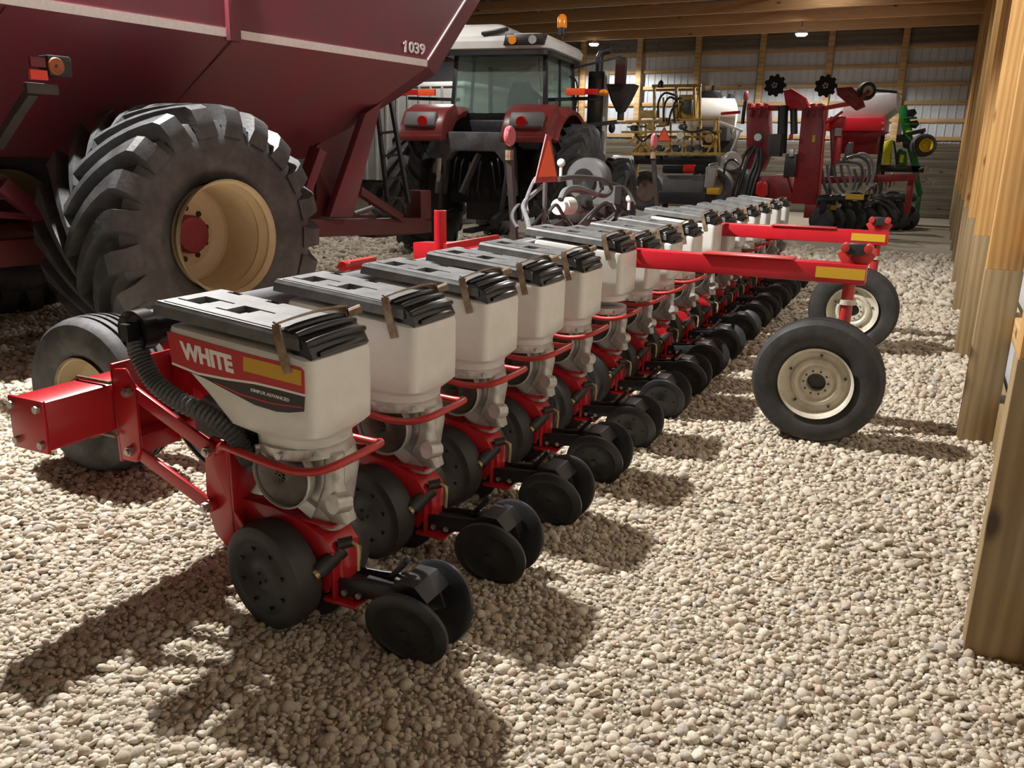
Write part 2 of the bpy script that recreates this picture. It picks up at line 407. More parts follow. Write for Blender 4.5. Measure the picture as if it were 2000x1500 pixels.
bpm = MB().bb(-.09, .09, BACK+.05, BACK+.188, 0, 5.5).mesh('post', 'wood_girt', .004)
for x in (-1.56, -3.63, -5.67, -7.73, -9.72, -11.76, -13.8, -15.84, -17.9): obj('post', bpm, wb, (x, 0, 0))
MB().bb(-21.9, .45, BACK+.2, BACK+.25, 5.0, 5.9).build('shaded_header', 'wood_shaded', wb, .004)  # dark board painted in for the roof shade above the top girt
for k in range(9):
    MB().bb(-21.9, .45, BACK+.01, BACK+.05-.004*(k % 2), .02+k*.24, .255+k*.24).build('shaded_board', 'wood_shaded', wb, .003)  # kick boards coloured dark to hold the shade low on the wall
MB().prism([(.6, 6.0), (.6, 6.2), (-12, 8.9), (-23.9, 6.2), (-23.9, 0), (-22, 0), (-22, 6.0)], BACK+.33, BACK+.37).build('gable_panel', 'roof_panel', wb)
# --- walls out of view close the room
struct(MB().bb(-24, -23.9, -6, BACK+.3, 0, 11).build('wall_left', 'wall_panel'), 'side wall of pale sheet steel beyond the machines')
struct(MB().bb(-24, .6, -6.1, -6, 0, 11).build('wall_front', 'wall_panel'), 'end wall of pale sheet steel behind the viewer')
# --- ceiling: roof sheets on purlins and trusses
ce = MB().add([(.9, -6.2, 5.95), (-12, -6.2, 8.8), (-12, BACK+.6, 8.8), (.9, BACK+.6, 5.95), (-24.2, -6.2, 5.95), (-24.2, BACK+.6, 5.95)], [(0, 1, 2, 3), (1, 4, 5, 2)]).build('ceiling', 'roof_panel')
struct(ce, 'dark underside of the shed roof on timber trusses')
chord = MB().bb(-23.8, .46, -.06, .06, 5.15, 5.43).mesh('truss', 'wood_chord', .004)
web = MB()
for a, b in (((.4, 5.50), (-12, 8.5)), ((-12, 8.5), (-23.8, 5.5))):
    web.bar((a[0], 0, a[1]), (b[0], 0, b[1]), .08, .2)
xs = [(-1.5, 5.4), (-3.2, 6.3), (-4.8, 5.4), (-6.6, 7.1), (-8.4, 5.4), (-10, 7.9), (-12, 5.4), (-14, 7.9), (-15.6, 5.4), (-17.4, 7.1), (-19.2, 5.4)]
for a, b in zip(xs[:-1], xs[1:]): web.bar((a[0], 0, a[1]), (b[0], 0, b[1]), .05, .1)
wme = web.mesh('web', 'wood_chord')
for i in range(17):
    t = obj('truss', chord, ce, (0, 26.6-1.95*i, 0)); obj('web', wme, t)
purl = MB().bb(-.02, .02, -6, BACK+.4, -.08, .08).mesh('purlin', 'wood_chord')
for k in range(13): obj('purlin', purl, ce, (.2-k*.95, 0, 5.98+k*.95*.221))
for k in range(4):   # bracing boards laid along the chords
    MB().bb(-1.2-k*3.1, -1.06-k*3.1, -5, BACK, 5.435, 5.47).build('brace_board', 'wood_wall_board', ce)
# --- shed lamps
def lamp(x, y, z, wt, label, i):
    e = empty('shed_lamp', (x, y, z)); tag(e, label, 'lamp', 'lamps hung from the trusses')
    MB().lathe([(.02, .05), (.0, .16), (-.03, .17), (-.10, .06), (-.16, .05), (-.17, .0)], R=RY(PI/2), n=20).build('housing', 'lamp_white', e)
    MB().cyl((0, 0, .12), (0, 0, max(.2, 5.16-z)), .010, n=6).build('cord', 'black_plastic', e)
    MB().lathe([(.015, .0), (.03, .06), (.05, .11), (.012, .15)][::-1], R=RY(PI/2), n=20).build('diffuser', 'lamp_glow', e)
    L = bpy.data.lights.new('lamp_light', 'SPOT'); L.energy = wt; L.spot_size = math.radians(104 if i == 4 else 160); L.spot_blend = .25; L.color = (1, .975, .94); L.shadow_soft_size = .07
    lo = bpy.data.objects.new('lamp_light', L); COL.objects.link(lo); lo.parent = e; lo.location = (0, 0, -.16)
LL = ['lamp hung above the grain cart and near planter', 'unseen fill lamp added above the back of the tractor', 'unseen fill lamp added over the middle of the planter near the post wall', 'unseen fill lamp added above the pale trailer', 'unseen fill lamp added over the red folded planter',
      'glowing lamp in view on the truss above the notched discs', 'small glowing lamp in view right of the tractor beacon', 'unseen fill lamp added on the far side of the grain cart']
l5, l6 = at(1565, 66, y=24.7), at(1160, 86, y=26.6)
LAMPS[5] = (l5.x, l5.y+.03, l5.z, 760); LAMPS[6] = (l6.x, l6.y, l6.z, 560)
for i, l in enumerate(LAMPS): lamp(*l, LL[i], i)

# ------------------------------------------------------------------ loose gravel
def pebbles():
    pc = bpy.data.collections.new('pebble_shapes')
    for k in range(9):
        bm = bmesh.new(); bmesh.ops.create_icosphere(bm, subdivisions=2, radius=1)
        sx, sy, sz = 1, random.uniform(.68, .95), random.uniform(.45, .75)
        ph = [random.uniform(0, 6.3) for _ in range(6)]
        for v in bm.verts:
            c = v.co; d = 1 + .13*math.sin(2.3*c.x+ph[0])*math.cos(2.1*c.y+ph[1]) + .10*math.sin(3.1*c.z+ph[2]+c.x*1.7) + .05*math.sin(5*c.y+ph[3])
            v.co = Vector((c.x*d*sx, c.y*d*sy, c.z*d*sz))
        me = bpy.data.meshes.new('pebble'); bm.to_mesh(me); bm.free(); me.materials.append(MT['pebble'])
        me.polygons.foreach_set('use_smooth', [True]*len(me.polygons))
        pc.objects.link(bpy.data.objects.new('pebble', me))
    pts = []; scl = []
    fwd = np.array([-math.sin(YAW), math.cos(YAW)])
    for r0, r1, sp, s0, zj in ((.4, 3.6, .0175, .0122, .006), (3.6, 6.5, .024, .0155, .008), (6.5, 11, .038, .023, .009), (11, 17, .08, .044, .010)):
        n = int(2*r1/sp); g = (np.arange(n)+.5)*sp-r1
        X, Y = np.meshgrid(g, g); X = X.ravel(); Y = Y.ravel()
        X = X+rng.uniform(-.6, .6, X.size)*sp; Y = Y+rng.uniform(-.6, .6, Y.size)*sp
        d = np.hypot(X, Y); an = np.arctan2(X*fwd[1]-Y*fwd[0], X*fwd[0]+Y*fwd[1])
        k = (d >= r0) & (d < r1) & (np.abs(an) < (1.25 if r1 < 4 else .95 if r1 < 7 else .76)) & (X < .55)
        X, Y = X[k], Y[k]
        s = s0*np.clip(rng.lognormal(-.06, .34, X.size), .45, 2.1)
        z = rng.uniform(-1, 1, X.size)*zj + .35*s - .004
        pts.append(np.stack([X, Y, z], 1)); scl.append(s)
    P = np.concatenate(pts); S = np.concatenate(scl); N = len(P)
    me = bpy.data.meshes.new('gravel'); me.vertices.add(N); me.vertices.foreach_set('co', P.astype(np.float32).ravel())
    a = me.attributes.new('rot', 'FLOAT_VECTOR', 'POINT')
    rot = np.stack([rng.normal(0, .45, N), rng.normal(0, .45, N), rng.uniform(0, 6.28, N)], 1); a.data.foreach_set('vector', rot.astype(np.float32).ravel())
    a = me.attributes.new('scl', 'FLOAT', 'POINT'); a.data.foreach_set('value', S.astype(np.float32))
    a = me.attributes.new('idx', 'INT', 'POINT'); a.data.foreach_set('value', rng.integers(0, 9, N).astype(np.int32))
    o = obj('gravel', me); tag(o, 'loose rounded tan pebbles of the gravel floor', 'gravel', None, 'stuff')
    ng = bpy.data.node_groups.new('scatter', 'GeometryNodeTree')
    ng.interface.new_socket('Geometry', in_out='INPUT', socket_type='NodeSocketGeometry'); ng.interface.new_socket('Geometry', in_out='OUTPUT', socket_type='NodeSocketGeometry')
    N_ = ng.nodes.new; gi, go = N_('NodeGroupInput'), N_('NodeGroupOutput')
    ci = N_('GeometryNodeCollectionInfo'); ci.inputs['Collection'].default_value = pc; ci.inputs['Separate Children'].default_value = True; ci.inputs['Reset Children'].default_value = True
    ip = N_('GeometryNodeInstanceOnPoints'); ip.inputs['Pick Instance'].default_value = True
    def na(nm, ty):
        q = N_('GeometryNodeInputNamedAttribute'); q.data_type = ty; q.inputs['Name'].default_value = nm; return q.outputs['Attribute']
    er = N_('FunctionNodeEulerToRotation'); L = ng.links.new
    L(gi.outputs[0], ip.inputs['Points']); L(ci.outputs[0], ip.inputs['Instance']); L(na('idx', 'INT'), ip.inputs['Instance Index'])
    L(na('rot', 'FLOAT_VECTOR'), er.inputs[0]); L(er.outputs[0], ip.inputs['Rotation']); L(na('scl', 'FLOAT'), ip.inputs['Scale'])
    L(ip.outputs[0], go.inputs[0])
    md = o.modifiers.new('scatter', 'NODES'); md.node_group = ng
    print('pebbles', N)
pebbles()
# ================================================================== the white-tanked row-crop planter
PF = Frame(-1.6893, 2.3085, -.0179)
planter = empty('row_crop_planter', (-1.6893, 2.3085, 0), .0179)
tag(planter, 'long red planter with a row of white seed tanks and black lids', 'planter')
UV = [0, .603, 1.20, 1.784, 2.37, 3.03, 3.63, 4.23, 4.90, 5.66, 6.33, 6.93, 7.70, 8.45, 9.30, 10.05]
tilt = lambda u: -.092*(u+.3)
# --- shared meshes of one row unit; x = rearward, y = across the row, z = up
def unit_meshes():
    D = {}
    # seed tank
    secs = [(.690, -.325, -.020, .146, .13), (.722, -.330, -.015, .149, .13), (.738, -.345, -.006, .158, .07), (.752, -.365, -.001, .168, .036), (.84, -.46, .0, .17, .034), (.90, -.545, .0, .17, .032), (.935, -.595, .0, .17, .032), (.965, -.612, 0, .17, .032), (1.015, -.612, 0, .17, .032), (1.032, -.607, -.005, .165, .03), (1.040, -.59, -.022, .15, .03)]
    rings = []
    for z, a, b, h, r in secs:
        k = min(1, max(0, (z-.74)/.2))
        rings.append([(x, y, zz+k*tilt(x)) for x, y, zz in rrect(a, b, -h, h, r, z)])
    D['seed_tank'] = (MB().loft(rings).mesh('seed_tank', 'tank_white', 0, 40))
    # lid with its zig-zag grooves cut into the top
    na, nb = 30, 24; hgt = np.zeros((na, nb)); L, Wd = .60, .30
    def cut(a0, a1, b0, b1, d=-.013):
        hgt[int(a0*na):max(int(a1*na), int(a0*na)+1), int(b0*nb):max(int(b1*nb), int(b0*nb)+1)] = d
    for s in (0, .3):
        cut(.04+s, .18+s, .21, .25); cut(.13+s, .24+s, .21, .56, -.02); cut(.20+s, .34+s, .54, .58)
        cut(.11+s, .22+s, .88, 1.0, -.02)
    hgt[0, :] = -.004; hgt[:, 0] = -.003; hgt[:, -1] = np.minimum(hgt[:, -1], -.003)
    mb = MB(); X0, Y0, zt = -.665, -.15, 1.108
    def pt(i, j, h): x = X0+L*i/na; return (x, Y0+Wd*j/nb, zt+h+tilt(x))
    for i in range(na):
        for j in range(nb):
            h = hgt[i, j]; mb.add([pt(i, j, h), pt(i+1, j, h), pt(i+1, j+1, h), pt(i, j+1, h)], [(0, 1, 2, 3)])
            if i+1 < na and hgt[i+1, j] != h: g = hgt[i+1, j]; mb.add([pt(i+1, j, h), pt(i+1, j, g), pt(i+1, j+1, g), pt(i+1, j+1, h)], [(0, 1, 2, 3)])
            if j+1 < nb and hgt[i, j+1] != h: g = hgt[i, j+1]; mb.add([pt(i, j+1, h), pt(i, j+1, g), pt(i+1, j+1, g), pt(i+1, j+1, h)], [(0, 1, 2, 3)])
    top = [pt(0, 0, -.004), pt(na, 0, -.004), pt(na, nb, -.004), pt(0, nb, -.004)]
    e = .012
    bot = [(X0-e, Y0-e, zt-.05+tilt(X0)), (X0+L+e, Y0-e, zt-.05+tilt(X0+L)), (X0+L+e, Y0+Wd+e, zt-.05+tilt(X0+L)), (X0-e, Y0+Wd+e, zt-.05+tilt(X0))]
    mid = [(a[0]*.35+b[0]*.65, a[1]*.35+b[1]*.65, a[2]*.75+b[2]*.25) for a, b in zip(top, bot)]
    for A, B in ((top, mid), (mid, bot)):
        for k in range(4): mb.add([A[k], A[(k+1) % 4], B[(k+1) % 4], B[k]], [(0, 1, 2, 3)])
    mb.add(bot, [(3, 2, 1, 0)])
    me = mb.mesh('tank_lid', 'lid_black', 0, 25); D['tank_lid'] = me
    # ribbed rubber latch that closes the lid, and the wire strap over it
    mb = MB()
    for (x, z, r, y0) in ((-.108, 1.094, .013, .148), (-.064, 1.082, .013, .152), (-.026, 1.058, .013, .152), (-.004, 1.024, .011, .120)):
        pts = [(x+.018*(1-(t*2-1)**2), -y0+2*y0*t, z+.012*(1-(t*2-1)**2)) for t in np.linspace(0, 1, 9)]
        mb.tube(pts, [r*.8]+[r]*7+[r*.8], 10)
    sl = lambda y, b: [(-.15, y, 1.05), (-.145, y, 1.096), (-.105+b, y, 1.096+b*.4), (-.062+b, y, 1.082+b*.4), (-.025+b, y, 1.054+b*.4), (-.004+b*.6, y, 1.015), (-.02, y, 1.0), (-.08, y, 1.02)]
    mb.loft([sl(-.150, 0), sl(-.08, .012), sl(0, .017), sl(.08, .012), sl(.150, 0)])
    D['lid_latch'] = mb.mesh('lid_latch', 'latch_black')
    mb = MB(); P = [(-.085, -.176, .965), (-.10, -.178, 1.02), (-.125, -.172, 1.105), (-.118, -.150, 1.122), (-.10, 0, 1.135), (-.118, .150, 1.122), (-.125, .172, 1.105), (-.10, .178, 1.02), (-.085, .176, .985)]
    pr = catmull([Vector(p) for p in P], 4)
    for a, b in zip(pr[:-1], pr[1:]):
        n_ = Vector((.93, 0, .37)); mb.bar(a-(b-a)*.12, b+(b-a)*.12, .032, .007, (b-a).cross(n_).normalized() if True else None)
    mb.cyl((-.10, .17, 1.10), (-.07, .20, 1.115), .016, n=10)
    D['lid_strap'] = mb.mesh('lid_strap', 'strap_tan')
    # seed meter
    mb = MB()
    mb.lathe([(.648, .145), (.652, .160), (.690, .160), (.694, .14)], (-.172, 0, 0), RY(-PI/2), 28)
    mb.loft([rrect(-.29, -.03, -.05, .13, .06, .66), rrect(-.30, -.02, -.06, .13, .05, .58), rrect(-.28, -.03, -.055, .12, .05, .50), rrect(-.20, -.03, -.05, .09, .04, .43), rrect(-.13, -.03, -.04, .06, .03, .37)])
    mb.loft([rrect(-.06, .0, -.06, .0, .02, .66), rrect(-.055, .005, -.075, -.01, .02, .55), rrect(-.09, .01, -.075, .02, .02, .47), rrect(-.05, .02, -.05, .03, .02, .41)])
    mb.lathe([(-.085, .120), (-.118, .125), (-.122, .118), (-.09, .11)], (-.19, 0, .58), RZ(PI/2), 28)
    mb.loft([rrect(-.37, -.30, -.09, -.03, .02, .47), rrect(-.31, -.27, -.07, -.04, .015, .56)])
    mb.box((-.13, -.055, .455), (.07, .03, .05), RY(.5))
    mb.cyl((.0, -.09, .50), (.015, -.03, .49), .035, n=12)
    for k in range(3):
        a = -2.2+k*.75; x, y = -.172+.155*math.cos(a), .155*math.sin(a); mb.cyl((x, y, .67), (x+.02*math.cos(a), y+.02*math.sin(a), .67), .012, n=8)
    D['seed_meter'] = mb.mesh('seed_meter', 'cast_alu', 0, 35)
    mb = MB().lathe([(-.112, .0), (-.126, .03), (-.124, .09), (-.112, .115), (-.09, .116), (-.09, 0)], (-.19, 0, .58), RZ(PI/2), 32)
    # the lathe axis turned along -y: mirror of the radial ribs
    for k in range(5):
        a = PI*k/5; c = Vector((-.19, -.122, .58)); d = Vector((math.cos(a), 0, math.sin(a)))*.085; mb.bar(c-d, c+d, .004, .006, (0, 1, 0))
    D['vacuum_cover'] = mb.mesh('vacuum_cover', 'cover_brown')
    # bent guard rail
    P = [(-.45, -.135, .625), (-.41, -.150, .655), (-.30, -.168, .652), (-.12, -.172, .632), (-.02, -.168, .640), (.035, -.145, .655), (.060, -.085, .665), (.062, .085, .665), (.035, .145, .655), (-.02, .168, .640), (-.30, .168, .650), (-.44, .135, .640)]
    D['guard_rail'] = MB().tube(P, .0145, 10, smooth=4).mesh('guard_rail', 'handle_red', 0, 60)
    # main frame: head plates, cross web, shank
    mb = MB()
    for y in (-.118, .106):
        mb.prism([(-.535, .63), (-.50, .665), (-.44, .66), (-.42, .60), (-.42, .40), (-.36, .33), (-.36, .26), (-.44, .23), (-.515, .29), (-.545, .40)], y, y+.012)
    mb.bb(-.43, -.415, -.118, .118, .30, .63)
    mb.bb(-.50, -.40, -.11, .11, .30, .315)
    mb.prism([(-.43, .43), (-.28, .425), (-.16, .40), (-.06, .36), (-.02, .31), (-.015, .20), (-.06, .14), (-.12, .20), (-.16, .29), (-.26, .335), (-.37, .31), (-.43, .27)], -.072, .072)
    mb.bb(-.20, -.02, -.07, .07, .395, .405)
    D['row_unit'] = mb.mesh('row_unit', 'red', .003)
    # tail bracket with its foot plate
    mb = MB().prism([(-.05, .32), (-.005, .32), (.005, .17), (.05, .125), (.05, .11), (-.06, .10), (-.075, .16)], -.05, .03)
    mb.bb(-.06, .075, -.085, .085, .118, .132); mb.bb(-.03, -.018, -.075, .075, .13, .31)
    D['tail_bracket'] = mb.mesh('tail_bracket', 'red', .003)
    # parallel links
    def link(a, b, wd):
        m = MB(); m.bar((a[0], 0, a[1]), (b[0], 0, b[1]), .014, wd); m.cyl((a[0], -.012, a[1]), (a[0], .012, a[1]), wd*.5); m.cyl((b[0], -.012, b[1]), (b[0], .012, b[1]), wd*.5)
        for t in (.3, .42, .55, .68): q = Vector((a[0], 0, a[1])).lerp(Vector((b[0], 0, b[1])), t); m.bar(q-Vector((.001, .0085, 0)), q+Vector((.006, .0085, .0)), .001, .001)
        return m
    D['upper_link'] = link((-.855, .785), (-.485, .622), .052).mesh('upper_link', 'red', .002)
    D['lower_link'] = link((-.875, .555), (-.515, .405), .050).mesh('lower_link', 'red', .002)
    D['pivot_bolt'] = MB().cyl((0, -.022, 0), (0, 0, 0), .019, n=6).cyl((0, -.03, 0), (0, -.02, 0), .011, n=10).mesh('pivot_bolt', 'steel')
    # mounting bracket on the toolbar with a U-bolt over the tube
    mb = MB()
    for y in (-.145, .125): mb.prism([(-.94, .86), (-.87, .87), (-.825, .80), (-.83, .56), (-.86, .51), (-.93, .51)], y, y+.014)
    mb.bb(-.945, -.93, -.145, .139, .50, .88); mb.bb(-.93, -.84, -.14, .139, .60, .61)
    D['mount_bracket'] = mb.mesh('mount_bracket', 'red', .003)
    mb = MB()
    for y in (0,): mb.tube([(-.93, y, .812), (-1.10, y, .812), (-1.135, y, .79), (-1.135, y, .61), (-1.10, y, .607), (-.93, y, .607)], .008, 8)
    D['u_bolt'] = mb.mesh('u_bolt', 'strap_tan')
    # gauge wheels (axis along y); outer face to -y
    R_ = RZ(PI/2)
    def gw(s):
        m = MB().lathe([(.045, .10), (.062, .14), (.066, .170), (.056, .192), (.01, .199), (-.045, .190), (-.064, .165), (-.055, .12), (-.045, .09)], R=RZ(-PI/2 if s > 0 else PI/2), n=40, closed=True); return m
    D['gauge_tyre'] = gw(1).mesh('gauge_tyre', 'gauge_rubber', 0, 40)
    mb = MB().lathe([(.056, .0), (.060, .03), (.054, .05), (.048, .09), (.060, .135), (.058, .150), (.0, .15), (-.05, .12), (-.05, 0)], R=RZ(-PI/2), n=36)
    for k in range(8):
        a = 2*PI*k/8+.3; mb.cyl((.112*math.cos(a), -.050, .112*math.sin(a)), (.112*math.cos(a), -.064, .112*math.sin(a)), .0075, n=6)
    for k in range(3):
        a = 2*PI*k/3; mb.cyl((.022*math.cos(a), -.056, .022*math.sin(a)), (.022*math.cos(a), -.066, .022*math.sin(a)), .006, n=6)
    D['gauge_hub'] = mb.mesh('gauge_hub', 'black_steel', 0, 35)
    D['opener_disc'] = MB().lathe([(-.002, 0), (-.002, .19), (.0, .195), (.002, .19), (.002, 0)], R=R_, n=40).mesh('opener_disc', 'dark_iron')
    # closing wheels
    mb = MB().lathe([(.016, .0), (.018, .03), (.010, .045), (.012, .105), (.018, .112), (.016, .132), (.006, .149), (-.008, .149), (-.016, .135), (-.016, .0)], R=RZ(-PI/2), n=40)
    for k in range(5):
        a = 2*PI*k/5; mb.cyl((.075*math.cos(a), -.010, .075*math.sin(a)), (.075*math.cos(a), -.017, .075*math.sin(a)), .006, n=6)
    mb.cyl((0, -.016, 0), (0, -.028, 0), .017, n=10)
    D['closing_wheel'] = mb.mesh('closing_wheel', 'black_steel', 0, 40)
    mb = MB()
    for y in (-.052, .040): mb.prism([(-.10, .185), (-.09, .20), (.10, .215), (.25, .235), (.34, .195), (.36, .14), (.31, .115), (.25, .165), (.12, .155), (-.08, .12), (-.10, .14)], y, y+.012)
    mb.bb(-.05, .24, -.045, .045, .178, .192); mb.bb(.20, .31, -.03, .03, .205, .245)
    mb.cyl((.30, -.115, .135), (.30, .115, .135), .014, n=10)
    mb.bar((.16, .0, .22), (.235, .0, .305), .014, .02); mb.cyl((.235, -.014, .31), (.235, .014, .31), .011, n=8)
    mb.prism([(.21, .235), (.24, .262), (.31, .262), (.36, .215), (.345, .20), (.30, .235), (.24, .23)], -.075, .075)
    D['closing_arm'] = mb.mesh('closing_arm', 'black_steel', .002)
    D['arm_bolt'] = MB().cyl((0, -.062, 0), (0, -.05, 0), .011, n=8).mesh('arm_bolt', 'steel')
    mb = MB().cyl((-.055, -.115, .245), (-.02, -.02, .30), .030, n=14).cyl((-.02, -.04, .325), (.02, -.01, .335), .02, n=10)
    D['down_pressure_tube'] = mb.mesh('down_pressure_tube', 'dark_iron')
    mb = MB().cyl((-.060, -.128, .238), (-.0545, -.113, .246), .020, n=10).tube([(.0, -.02, .345), (.05, -.025, .33), (.058, -.03, .30), (.054, -.03, .24)], .006, 6).tube([(.05, -.01, .325), (.045, -.01, .27)], .005, 6)
    D['latch_pin'] = mb.mesh('latch_pin', 'brass')
    # black drive box and seed chain by the meter
    mb = MB().box((-.51, .02, .69), (.19, .17, .14), RY(.35)).box((-.385, .0, .66), (.10, .20, .11), RY(.3)).cyl((-.36, -.08, .60), (-.36, .08, .60), .055, n=14).cyl((-.42, -.04, .70), (-.42, .06, .70), .04, n=12)
    mb.tube([(-.46, -.02, .52), (-.60, -.01, .50), (-.72, 0, .56), (-.83, .02, .66)], .018, 8, 3)
    D['meter_drive'] = mb.mesh('meter_drive', 'black_plastic')
    mb = MB().prism([(-.60, .47), (-.545, .47), (-.475, .42), (-.475, .33), (-.56, .335), (-.60, .38)], -.05, -.035)
    D['stop_plate'] = mb.mesh('stop_plate', 'red', .002)
    # corrugated vacuum hose
    P = catmull([Vector(p) for p in [(-.765, -.16, .99), (-.735, -.185, .955), (-.70, -.19, .90), (-.655, -.185, .845), (-.57, -.175, .80), (-.46, -.165, .765), (-.38, -.15, .72), (-.345, -.13, .655), (-.34, -.10, .60)]], 11)
    D['vacuum_hose'] = MB().tube(P, [.037 if i % 2 else .029 for i in range(len(P))], 12).mesh('vacuum_hose', 'hose_grey', 0, 20)
    return D
UM = unit_meshes()
SUB = ['seed_tank', 'tank_lid', 'lid_latch', 'lid_strap', 'seed_meter', 'vacuum_cover', 'guard_rail', 'tail_bracket', 'mount_bracket', 'closing_arm', 'down_pressure_tube', 'latch_pin', 'meter_drive', 'stop_plate', 'vacuum_hose']
for i, v in enumerate(UV):
    ru = obj('row_unit', UM['row_unit'], planter, (0, v-.17, 0))
    up = .045 if i in (5, 9) else 0
    for nme in SUB:
        o = obj(nme, UM[nme], ru)
        if nme == 'latch_pin': o['kind'] = 'stuff'
        if up and nme in ('seed_tank', 'tank_lid', 'lid_latch', 'lid_strap'): o.location.z = up
    for y in (-.16, .15): obj('u_bolt', UM['u_bolt'], ru, (0, y, 0))
    for x, z in ((-.06, .15), (.01, .155), (.07, .158)): obj('arm_bolt', UM['arm_bolt'], ru, (x, 0, z))
    for y in (-.131, .131):
        obj('upper_link', UM['upper_link'], ru, (0, y, 0)); obj('lower_link', UM['lower_link'], ru, (0, y, 0))
    for (x, z) in ((-.855, .785), (-.485, .622), (-.875, .555), (-.515, .405)): obj('pivot_bolt', UM['pivot_bolt'], ru, (x, -.142, z))
    for y, s in ((-.115, 1), (.115, -1)):
        rz = (0 if s > 0 else PI)
        a = obj('gauge_tyre', UM['gauge_tyre'], ru, (-.245, y, .199), (.04*s, 0, rz-.16*s)); b = obj('gauge_hub', UM['gauge_hub'], ru, (-.245, y, .199), (.04*s, 0, rz-.16*s))
        obj('opener_disc', UM['opener_disc'], ru, (-.20, y*.12, .185), (0, 0, .03*s))
        c = obj('closing_wheel', UM['closing_wheel'], ru, (.305, y*.86-.02, .128))
        c.rotation_euler = (Matrix.Rotation(.10*s, 3, 'Z') @ Matrix.Rotation(.24*s, 3, 'X') @ Matrix.Rotation(0 if s > 0 else PI, 3, 'Z')).to_euler()
# decal on the near side of the first tank
first = [o for o in COL.objects if o.name == 'row_unit'][0]
def dz(px, py): q = PF.at(px, py, y=-.3425); return (q.x, q.z)
def decal(name, pix, m, d=.0018):
    MB().prism([dz(*p) for p in pix], -.1715-d, -.1690).build(name, m, first)
line = [(336, 707), (386, 727), (442, 738), (498, 746), (545, 757), (594.5, 770)]
decal('decal_field', [(326, 647), (470, 688), (586, 718), (593, 726)] + line[::-1], 'decal_red')
decal('decal_line', line + [(x, y+4.5) for x, y in line[::-1]], 'decal_white')
low = [(337, 712), (386, 731.5), (442, 742.5), (498, 750.5), (545, 761.5), (594.5, 774.5)]
decal('decal_sweep', low + [(593, 804), (565, 806), (540, 804), (498, 791), (456, 769), (400, 739), (360, 722)], 'decal_black')
decal('decal_pinstripe', [(420, 745), (470, 768), (530, 786), (592, 795), (592, 797.5), (530, 789), (468, 771), (420, 747)], 'decal_red', .0026)
decal('yellow_patch', [(475.6, 696), (589, 724), (589, 753.5), (475.6, 724)], 'yellow_decal', .0026)
def lettering(txt, bl, br, hpx, m, bold, name, slant=.12):
    me = text_mesh(txt, m, bold); xs = [v.co.x for v in me.vertices]; ys = [v.co.y for v in me.vertices]
    x0, x1, y0, y1 = min(xs), max(xs), min(ys), max(ys)
    A, B = Vector(dz(*bl)), Vector(dz(*br)); T = Vector(dz(bl[0], bl[1]-hpx)); hh = (T-A).length
    for v in me.vertices:
        a = (v.co.x-x0)/(x1-x0); b = (v.co.y-y0)/(y1-y0); q = A+(B-A)*a; v.co = Vector((q.x-slant*hh*b, -.1745+(-.0006 if v.co.z > 0 else .002), q.y+hh*b))
    return obj(name, me, first)
lettering('WHITE', (357, 700), (458, 730), 34, 'decal_white', .05, 'lettering')
lettering('KIMPUX ADVANCED', (491, 764), (566, 785), 6.5, 'decal_white', .02, 'lettering', 0)
# --- main toolbar
tb = MB().bb(-1.12, -.95, -.58, 10.75, .62, .80).build('toolbar', 'red', planter, .012)
MB().bb(-1.125, -.945, -.592, -.578, .615, .805).build('end_plate', 'red', tb, .003)
for x, z in ((-1.10, .645), (-.97, .645), (-1.10, .775), (-.97, .775)): MB().cyl((x, -.605, z), (x, -.59, z), .014, n=8).build('bolt', 'steel', tb)
# --- vacuum manifold pipe
vm = MB().cyl((-.745, -.06, 1.035), (-.745, 10.5, 1.035), .056, n=24).build('vacuum_manifold', 'pipe_grey', planter)
MB().cyl((-.745, -.34, 1.03), (-.745, -.05, 1.035), .062, n=28).cyl((-.745, -.10, 1.03), (-.745, -.075, 1.03), .068, n=28).build('end_sleeve', 'black_plastic', vm)
MB().lathe([(0, .0), (0, .05), (-.03, .072), (.03, .072), (.03, 0)], (-.745, -.335, 1.03), RZ(PI/2), 28).box((-.745, -.375, 1.03), (.035, .05, .06)).build('end_cap', 'latch_black', vm)
